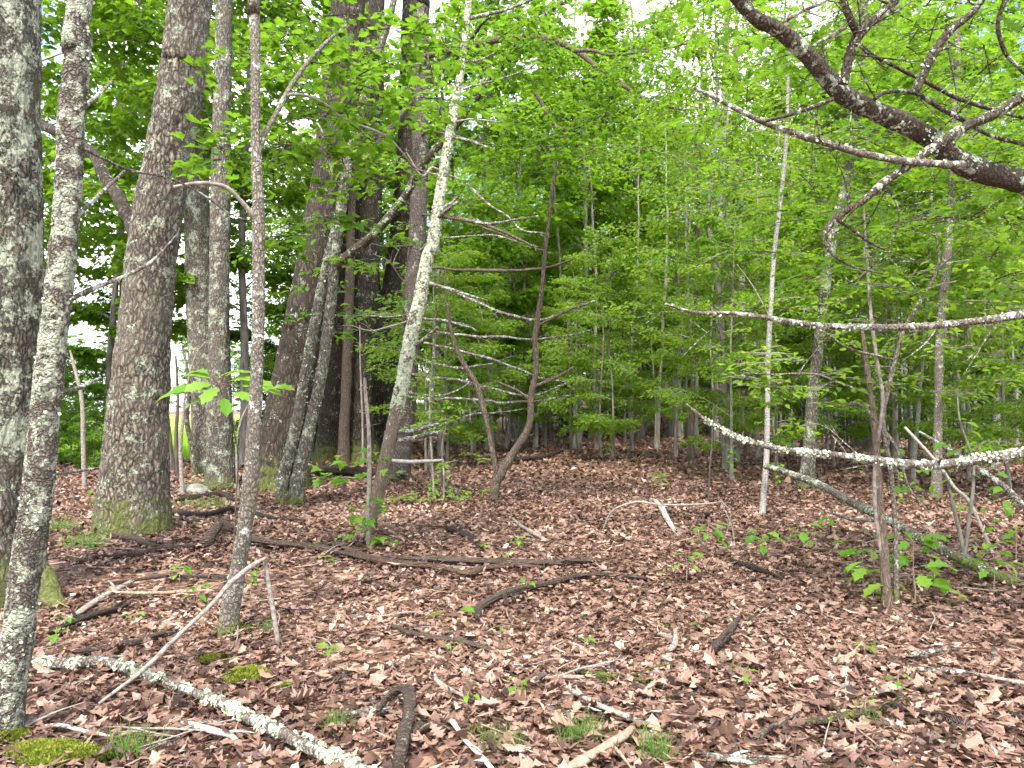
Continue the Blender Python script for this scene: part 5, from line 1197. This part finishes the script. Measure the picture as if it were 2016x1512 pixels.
sd = [
 (1395, 1098, .26, 12, .12, OAK_B, 'many-leaved oak seedling in the open litter, left of another'), (1506, 1102, .22, 8, .13, OAK_B, 'broad-leaved oak seedling right of the many-leaved one'), (1582, 1096, .24, 6, .11, OVAL, 'upright small seedling left of the forked shrub'), (1350, 1150, .2, 6, .09, OVAL, 'small seedling below the many-leaved oak seedling'),
 (1632, 1060, .2, 7, .09, OVAL, 'small seedling behind the left of the forked shrub'), (1300, 968, .28, 16, .09, OVAL, 'low leafy seedling patch left of the birch'), (1440, 960, .6, 20, .09, OVAL, 'knee-high leafy plant left of the birch foot'), (1405, 915, .6, 18, .10, OVAL, 'leafy plant under the thin dark trunk'), (1530, 985, .5, 18, .09, OVAL, 'leafy plant at the birch foot'),
 (1200, 910, .5, 18, .10, OVAL, 'leafy plant at the foot of the clearing twins'), (870, 985, .5, 20, .09, OVAL, 'leafy plant right of the pine foot'), (850, 1000, .35, 14, .08, OVAL, 'low leafy plant in front of the pine'), (915, 905, .6, 14, .10, OVAL, 'leafy plant behind the left stem of the V-shaped sapling'), (1770, 1010, .5, 16, .08, OVAL, 'leafy plant behind the forked shrub'),
 (1690, 945, .4, 14, .09, OVAL, 'leafy plant right of the grey leaning trunk'), (1020, 1088, .09, 5, .07, MAPLE_S, 'small maple seedling above the broad dark log'), (955, 1095, .07, 4, .06, MAPLE_S, 'tiny seedling left above the broad dark log'), (1036, 1172, .05, 4, .06, MAPLE_S, 'tiny green seedling on the crooked log'), (892, 1222, .03, 2, .14, OAK_B, 'single green oak leaf left of the crooked log'),
 (1345, 1252, .03, 2, .10, OAK_B, 'lone dark green leaf in the right-hand litter'), (1014, 1388, .07, 4, .05, OVAL, 'small green seedling at the lower middle'), (921, 1412, .06, 3, .05, OVAL, 'yellow-green sprout near the bleached stick'), (645, 1315, .06, 4, .07, MAPLE_S, 'pale maple seedling on the long thin stick'), (886, 1300, .05, 3, .05, OVAL, 'tiny sprout under the short dark stick'),
 (1770, 1380, .08, 4, .06, OVAL, 'small pale seedling by the black wet stick'), (1702, 1296, .04, 3, .06, MAPLE_S, 'tiny bright seedling below the forked shrub'), (1467, 1358, .05, 4, .05, OVAL, 'tiny sprout in the right-hand litter'), (1705, 1418, .05, 3, .04, OVAL, 'sprout on the mossy branch'), (352, 1152, .12, 8, .08, OVAL, 'fresh green plant between the thick oak and the thin maple'),
 (385, 1195, .1, 6, .07, OVAL, 'pale green plant just left of the thin maple foot'), (262, 1240, .05, 4, .05, MAPLE_S, 'tiny seedling on the flat split dark log'), (112, 1275, .07, 5, .06, OVAL, 'small green seedling beside the slim speckled tree'), (128, 1248, .06, 4, .05, OVAL, 'tiny seedling near the grey broken branch'), (185, 1012, .3, 4, .13, OVAL, 'round-leaved plant between speckled tree and thick oak'),
 (490, 1190, .22, 9, .06, OVAL, 'wispy green plant right of the thin maple foot'), (1955, 1165, .25, 8, .13, OAK_B, 'oak seedling under the leaning log at right'), (2000, 1110, .3, 7, .12, OAK_B, 'oak seedling at the right edge under the leaning log'), (1890, 1030, .3, 10, .09, OVAL, 'leafy plant behind the leaning log'), (240, 1020, .12, 5, .06, OVAL, 'tiny plant on the foot of the thick oak'),
 (995, 1110, .05, 3, .06, MAPLE_S, 'sprout beside the broad dark log'), (640, 1120, .06, 4, .06, MAPLE_S, 'sprout under the red-brown log end'), (1300, 1150, .05, 3, .05, OVAL, 'sprout at the thin end of the crooked log'), (985, 1258, .03, 3, .04, OVAL, 'small sprout right of the short dark stick'), (1150, 1290, .05, 3, .05, MAPLE_S, 'small sprout above the mossy brown stick'),
]
for px, py, h, nl, size, tm, lab in sd:
    seedling(px, py, h, nl, size, tm, lab, 'oak_seedling' if tm is OAK_B else ('maple_seedling' if tm is MAPLE_S else 'leafy_plant'), 'seedling' if tm is not OVAL else 'plant')
# oak sprouts round the forked shrub
for px, py, h, nl, size, lab in [(1718, 1180, .3, 11, .16, 'oak sprout crowding the left of the forked shrub foot'), (1800, 1195, .22, 7, .25, 'large-leaved oak sprout at the right of the forked shrub foot'), (1800, 1165, .38, 14, .14, 'bushy oak sprout behind the large-leaved one'), (1700, 1160, .32, 9, .14, 'oak sprout a little left behind the forked shrub')]:
    seedling(px, py, h, nl, size, OAK_B, lab, 'oak_sprout', 'seedling', spread=1.3)
# oak sapling with big leaves before the straight oaks
b = np.array([*P(455, 1197, 5.5)[:2], 0]); b[2] = g1(b[0], b[1])
o = root('oak_sapling', tuple(b), 'slender oak sapling with a fan of big bright leaves left of the thin maple', 'sapling')
mb = MB(); tube(mb, [b - [0, 0, .05], P(464, 1000, 5.5), P(468, 890, 5.5), P(448, 810, 5.4), P(428, 752, 5.35)], [.008, .006, .005, .004, .003], 40, 6, .08); mb.build('stem', M['dead'], o, b)
for px, py, az, sz, tl in [(405, 735, 2.6, .19, .2), (380, 765, 3.0, .21, -.2), (340, 775, 3.2, .20, -.5), (430, 735, 1.2, .16, .3), (465, 742, .3, .20, .0), (490, 755, .1, .20, -.1), (450, 730, .8, .17, .2), (420, 790, 3.9, .18, -.5), (445, 790, 5.0, .16, -.8), (470, 780, 5.8, .18, -.4), (432, 765, 4.6, .17, -.5), (520, 768, .1, .19, -.2), (400, 725, 2.2, .15, .1), (580, 765, .0, .13, 0), (410, 755, 4.2, .15, -.3)]:
    sz *= 1.3; c = P(428 + (px - 428) * .7, 752 + (py - 752) * .75, 5.35); dr = np.array([math.cos(az), -abs(math.sin(az)) * .5 if az > 3.3 else math.sin(az) * .4, tl * .5])
    m = MB(); tube(m, [P(430, 755, 5.35), c], [.002, .0015], 3, 3, 0, cap=False)
    leaves(m, OAK_B, c[None], dr[None], np.array([[random.gauss(0, .25), -.55 + random.gauss(0, .25), 1]]), [sz], [random.uniform(.3, 1)], mat=1, bend=-.3, fold=.15)
    m.build('leaf', [M['dead'], M['leaf_seedling']], o, b)
# bare pole with leafy shoots, before the lichen-white tree
t = HeroTree('leafy_pole_sapling', 726, 1085, 'bare thin pole with leafy green shoots at its foot, before the lichen-white tree', 'sapling', d=7.7)
t.part('stem', [(726, 1090, 8), (724, 1020, 8), (727, 940, 9), (726, 850, 8), (721, 790, 7), (718, 744, 6)], M['grey_stick'], n=60, nr=8, sink=True, amp=.2, freq=16)
t.part('shoot', [(726, 950, 4), (690, 940, 3), (650, 942, 3), (615, 940, 2)], M['tan_stick'], n=16, nr=5)
def shoot_leaves(t, spots, tm, size, mat='leaf_seedling'):
    for px, py in spots:
        for k in range(3):
            c = P(px + random.gauss(0, 14), py + random.gauss(0, 8), t.d + random.gauss(0, .08)); az = random.uniform(0, 6.28)
            m = MB(); leaves(m, tm, c[None], np.array([[math.cos(az), math.sin(az) * .6, random.gauss(-.2, .2)]]), np.array([[random.gauss(0, .3), random.gauss(-.2, .3), 1]]), [size * random.uniform(.75, 1.2)], [random.random()], bend=-.25, fold=.2)
            m.build('leaf', M[mat], t.o, t.base)
shoot_leaves(t, [(735, 895), (760, 900), (670, 908), (690, 935), (645, 930), (712, 930), (630, 942), (700, 1000), (735, 990), (770, 990), (705, 1012), (745, 1050), (770, 1068), (735, 1030), (700, 1055), (720, 1000), (690, 915), (750, 930)], MAPLE_S, .135)
t = HeroTree('leafy_pole_sapling', 856, 990, 'thin leafy sapling with green tufts right of the pine foot', 'sapling', d=11.9)
t.part('stem', [(856, 994, 6), (852, 930, 5), (848, 860, 5), (846, 790, 4), (850, 720, 3)], M['sap'], n=40, nr=6, sink=True, amp=.1)
t.part('stem', [(872, 994, 4), (874, 940, 4), (870, 880, 3), (880, 830, 2)], M['sap'], n=30, nr=6, sink=True, amp=.1)
t.crown([(830, 800, 11.9, .16, 5), (868, 830, 11.8, .2, 6), (900, 800, 12, .2, 5), (850, 985, 11.7, .16, 6), (880, 975, 11.8, .15, 5), (925, 900, 12, .15, 3), (850, 740, 12, .2, 4), (800, 790, 12, .15, 3)], OVAL, M['leaf_beech'], M['sap'], .085, nleaf=16, spray=.3)
# crooked stems at right edge get leaves too
t = HeroTree('leafy_pole_sapling', 1905, 1130, 'crooked leafy sapling under the pale branch at right', 'sapling', d=6.6)
t.part('stem', [(1905, 1135, 9), (1896, 1080, 8), (1880, 1010, 7), (1868, 960, 5), (1860, 930, 3)], M['sap'], n=40, nr=7, sink=True, amp=.1)
t.part('stem', [(1900, 1100, 7), (1908, 1020, 7), (1916, 960, 6), (1914, 900, 5), (1890, 830, 4), (1884, 765, 2)], M['sap'], n=40, nr=7, amp=.1)
shoot_leaves(t, [(1760, 885), (1800, 980), (1840, 960), (1880, 925), (1930, 990), (1990, 985), (1960, 950), (1905, 1050), (1960, 1060), (1990, 1040), (1900, 840), (1870, 870), (1930, 1110), (1770, 970), (1810, 925)], OVAL, .13)

# ------------------------------------------------------------------ stones, moss, grass, cones
def blob(name, px, py, size, mat, label, cat, seed, sink=.3, amp=.35, d=None):
    q = G(px, py) if d is None else P(px, py, d); base = np.array([q[0], q[1], g1(q[0], q[1])])
    nu, nv = 36, 22; u = np.linspace(0, 2 * np.pi, nu, endpoint=False); v = np.linspace(.02, np.pi - .02, nv)
    U, Vv = np.meshgrid(u, v); dirs = np.stack([np.cos(U) * np.sin(Vv), np.sin(U) * np.sin(Vv), np.cos(Vv)], -1).reshape(-1, 3)
    r = 1 + amp * (fbm(dirs * 1.6 + seed, 3) * 2 - 1); p = dirs * r[:, None] * np.array(size); p[:, 2] += size[2] * (1 - 2 * sink) * .5
    i = (np.arange(nv - 1)[:, None] * nu); j = np.arange(nu)[None]; j2 = (j + 1) % nu
    f = np.concatenate([np.stack([i + j, i + nu + j, i + nu + j2], -1).reshape(-1, 3), np.stack([i + j, i + nu + j2, i + j2], -1).reshape(-1, 3)])
    mb = MB(); mb.add(p, f, 0, True); o = mb.build(name, mat); o.location = base
    return tag(o, label, cat)
t = HT['edge']
t.part('root', [(40, 1060, 60), (62, 1120, 66), (84, 1165, 60), (108, 1196, 44), (150, 1216, 20)], M['oak'], d=(t.d - .05, t.d - .25), n=40, nr=30, amp=.22, freq=6, label='mossy grey root flare')
blob('stone', 382, 972, (.28, .2, .13), plain('pale_stone', (.12, .115, .095), (.26, .25, .22), 12), 'pale stone in the grass beside the straight oaks', 'stone', 5)
blob('stone', 430, 1336, (.03, .02, .016), plain('white_stone', (.4, .4, .37), (.62, .62, .58), 30), 'small white stone left of the bright moss', 'stone', 6)
def moss(px, py, rx, ry, hgt, n, label, br=0.0):
    q = G(px, py); base = q.copy(); mb = MB()
    a = rng.uniform(0, 6.28, n); r = np.sqrt(rng.random(n)); w = .7 + .5 * vnoise(np.stack([np.cos(a) * 1.5, np.sin(a) * 1.5, np.full(n, px * .01)], 1))
    x = base[0] + rx * r * np.cos(a) * w; y = base[1] + ry * r * np.sin(a) * w
    bump = .55 + .6 * vnoise(np.stack([x * 38, y * 38, np.zeros(n)], 1))
    z = gz(x, y) + hgt * (1 - r ** 2) * bump + .018
    dv = np.stack([rng.normal(0, .6, n), rng.normal(0, .6, n), np.ones(n)], 1)
    leaves(mb, KITE, np.stack([x, y, z], 1), dv, rng.normal(0, 1, (n, 3)), rng.uniform(.012, .026, n), np.clip(rng.normal(.45 + br, .2, n) + .4 * (bump - .85), 0, 1))
    o = mb.build('moss_patch', M['moss'], None, base); o.location = base
    return tag(o, label, 'moss')
moss(487, 1342, .125, .10, .055, 7000, 'bright yellow-green moss cushion right of the lichen-tufted branch', .2)
moss(110, 1495, .22, .12, .04, 8000, 'yellow-green moss mat in the lower left corner', .1)
moss(420, 1305, .10, .06, .02, 2200, 'thin olive moss strip above the bright cushion', -.25)
moss(562, 1360, .03, .03, .02, 700, 'thumb-sized moss tuft right of the bright cushion', .1)
moss(460, 1248, .12, .10, .04, 4000, 'olive moss skirt round the thin maple foot', -.25)
moss(5, 1462, .12, .08, .04, 3000, 'olive moss at the foot of the slim speckled tree', -.1)
def grass(px, py, n, spread, L, label, up=1.0):
    q = G(px, py); base = q.copy(); mb = MB()
    x = base[0] + rng.normal(0, spread, n); y = base[1] + rng.normal(0, spread * .8, n)
    p = np.stack([x, y, gz(x, y) + .01], 1); d = np.stack([rng.normal(0, .55, n), rng.normal(0, .55, n), np.full(n, up)], 1)
    bl = (np.array([(0, -.012, 0), (0, .012, 0), (.55, -.009, 0), (.55, .009, 0), (1, 0, 0)], float), np.array([(0, 1, 3), (0, 3, 2), (2, 3, 4)]))
    leaves(mb, bl, p, d, rng.normal(0, 1, (n, 3)), L * rng.uniform(.5, 1.2, n), rng.random(n), bend=rng.uniform(-1, 1, n) * .5)
    o = mb.build('grass_tuft', M['grass'], None, base); o.location = base
    return tag(o, label, 'grass', None, 'stuff')
for a in [(1150, 1462, 190, .05, .13, 'fine grass tuft above the thick branch at bottom centre'), (1290, 1498, 130, .035, .15, 'upright grass tuft at the bottom edge right of centre'), (968, 1472, 90, .04, .11, 'thin grass tuft right of the bleached stick'), (662, 1440, 90, .05, .12, 'sparse grass beside the curled root'), (255, 1492, 150, .05, .15, 'grass tuft beside the corner moss mat'),
          (170, 1080, 260, .10, .20, 'soft grass tuft between the speckled tree and the thick oak'), (120, 1050, 160, .08, .22, 'grass behind the slim speckled tree'), (245, 1045, 140, .08, .2, 'grass at the foot of the thick leaning oak'), (412, 962, 260, .25, .22, 'grass patch by the pale stone'), (405, 1000, 220, .22, .2, 'grass patch in front of the straight oaks'),
          (525, 1245, 60, .03, .12, 'wisp of grass by the upright stick'), (512, 955, 180, .2, .2, 'grass under the dark leaning oak'), (1705, 1425, 70, .05, .1, 'thin grass right of the mossy branch'), (1180, 1345, 60, .04, .09, 'wisp of grass at the mossy brown stick'), (620, 950, 150, .2, .2, 'grass by the dark log'), (1010, 1478, 60, .02, .13, 'tiny upright grass tuft at bottom centre')]:
    grass(*a)
def cone(px, py, label, rz):
    q = G(px, py, .03); mb = MB(); n = 90; k = np.arange(n); f = (k + .5) / n; az = k * 2.4
    r = .022 * np.sin(np.pi * np.clip(f * .9 + .08, 0, 1)) ** .7; ax = np.array([1.0, 0, 0]); u = np.array([0, 1.0, 0]); v = np.array([0, 0, 1.0])
    od = np.cos(az)[:, None] * u + np.sin(az)[:, None] * v; p = np.outer(f * .13, ax) + od * (r * .5)[:, None]
    leaves(mb, KITE, p, od + ax * .5, ax - od * .4, np.full(n, .028), rng.random(n))
    o = mb.build('pine_cone', plain('pine_cone_scales', (.06, .04, .035), (.26, .2, .18), 60)); o.location = q; o.rotation_euler = (0, 0, rz)
    tag(o, label, 'pine cone')
cone(1800, 1460, 'weathered pine cone in the lower right litter', .3)
cone(1915, 1425, 'second pine cone nearer the right edge', 2.8)

# ------------------------------------------------------------------ look-alikes are told apart by their order across the picture
ORD = ['', 'first', 'second', 'third', 'fourth', 'fifth', 'sixth', 'seventh', 'eighth', 'ninth', 'tenth', 'eleventh', 'twelfth', 'thirteenth', 'fourteenth', 'fifteenth', 'sixteenth', 'seventeenth', 'eighteenth', 'nineteenth', 'twentieth', 'twenty-first', 'twenty-second', 'twenty-third', 'twenty-fourth', 'twenty-fifth', 'twenty-sixth', 'twenty-seventh', 'twenty-eighth', 'twenty-ninth', 'thirtieth']
CARD = ['', 'one', 'two', 'three', 'four', 'five', 'six', 'seven', 'eight', 'nine', 'ten', 'eleven', 'twelve', 'thirteen', 'fourteen', 'fifteen', 'sixteen', 'seventeen', 'eighteen', 'nineteen', 'twenty', 'twenty-one', 'twenty-two', 'twenty-three', 'twenty-four', 'twenty-five', 'twenty-six', 'twenty-seven', 'twenty-eight', 'twenty-nine', 'thirty']
same = {}
for o in COL.objects:
    if o.parent is None and 'label' in o and o.get('category'): same.setdefault(o['label'], []).append(o)
for lab, objs in same.items():
    if 1 < len(objs) <= 30:
        objs.sort(key=lambda o: o.location.x / max(o.location.y, .1))
        for k, o in enumerate(objs): o['label'] = f'{lab}, {ORD[k + 1]} of {CARD[len(objs)]} from left'
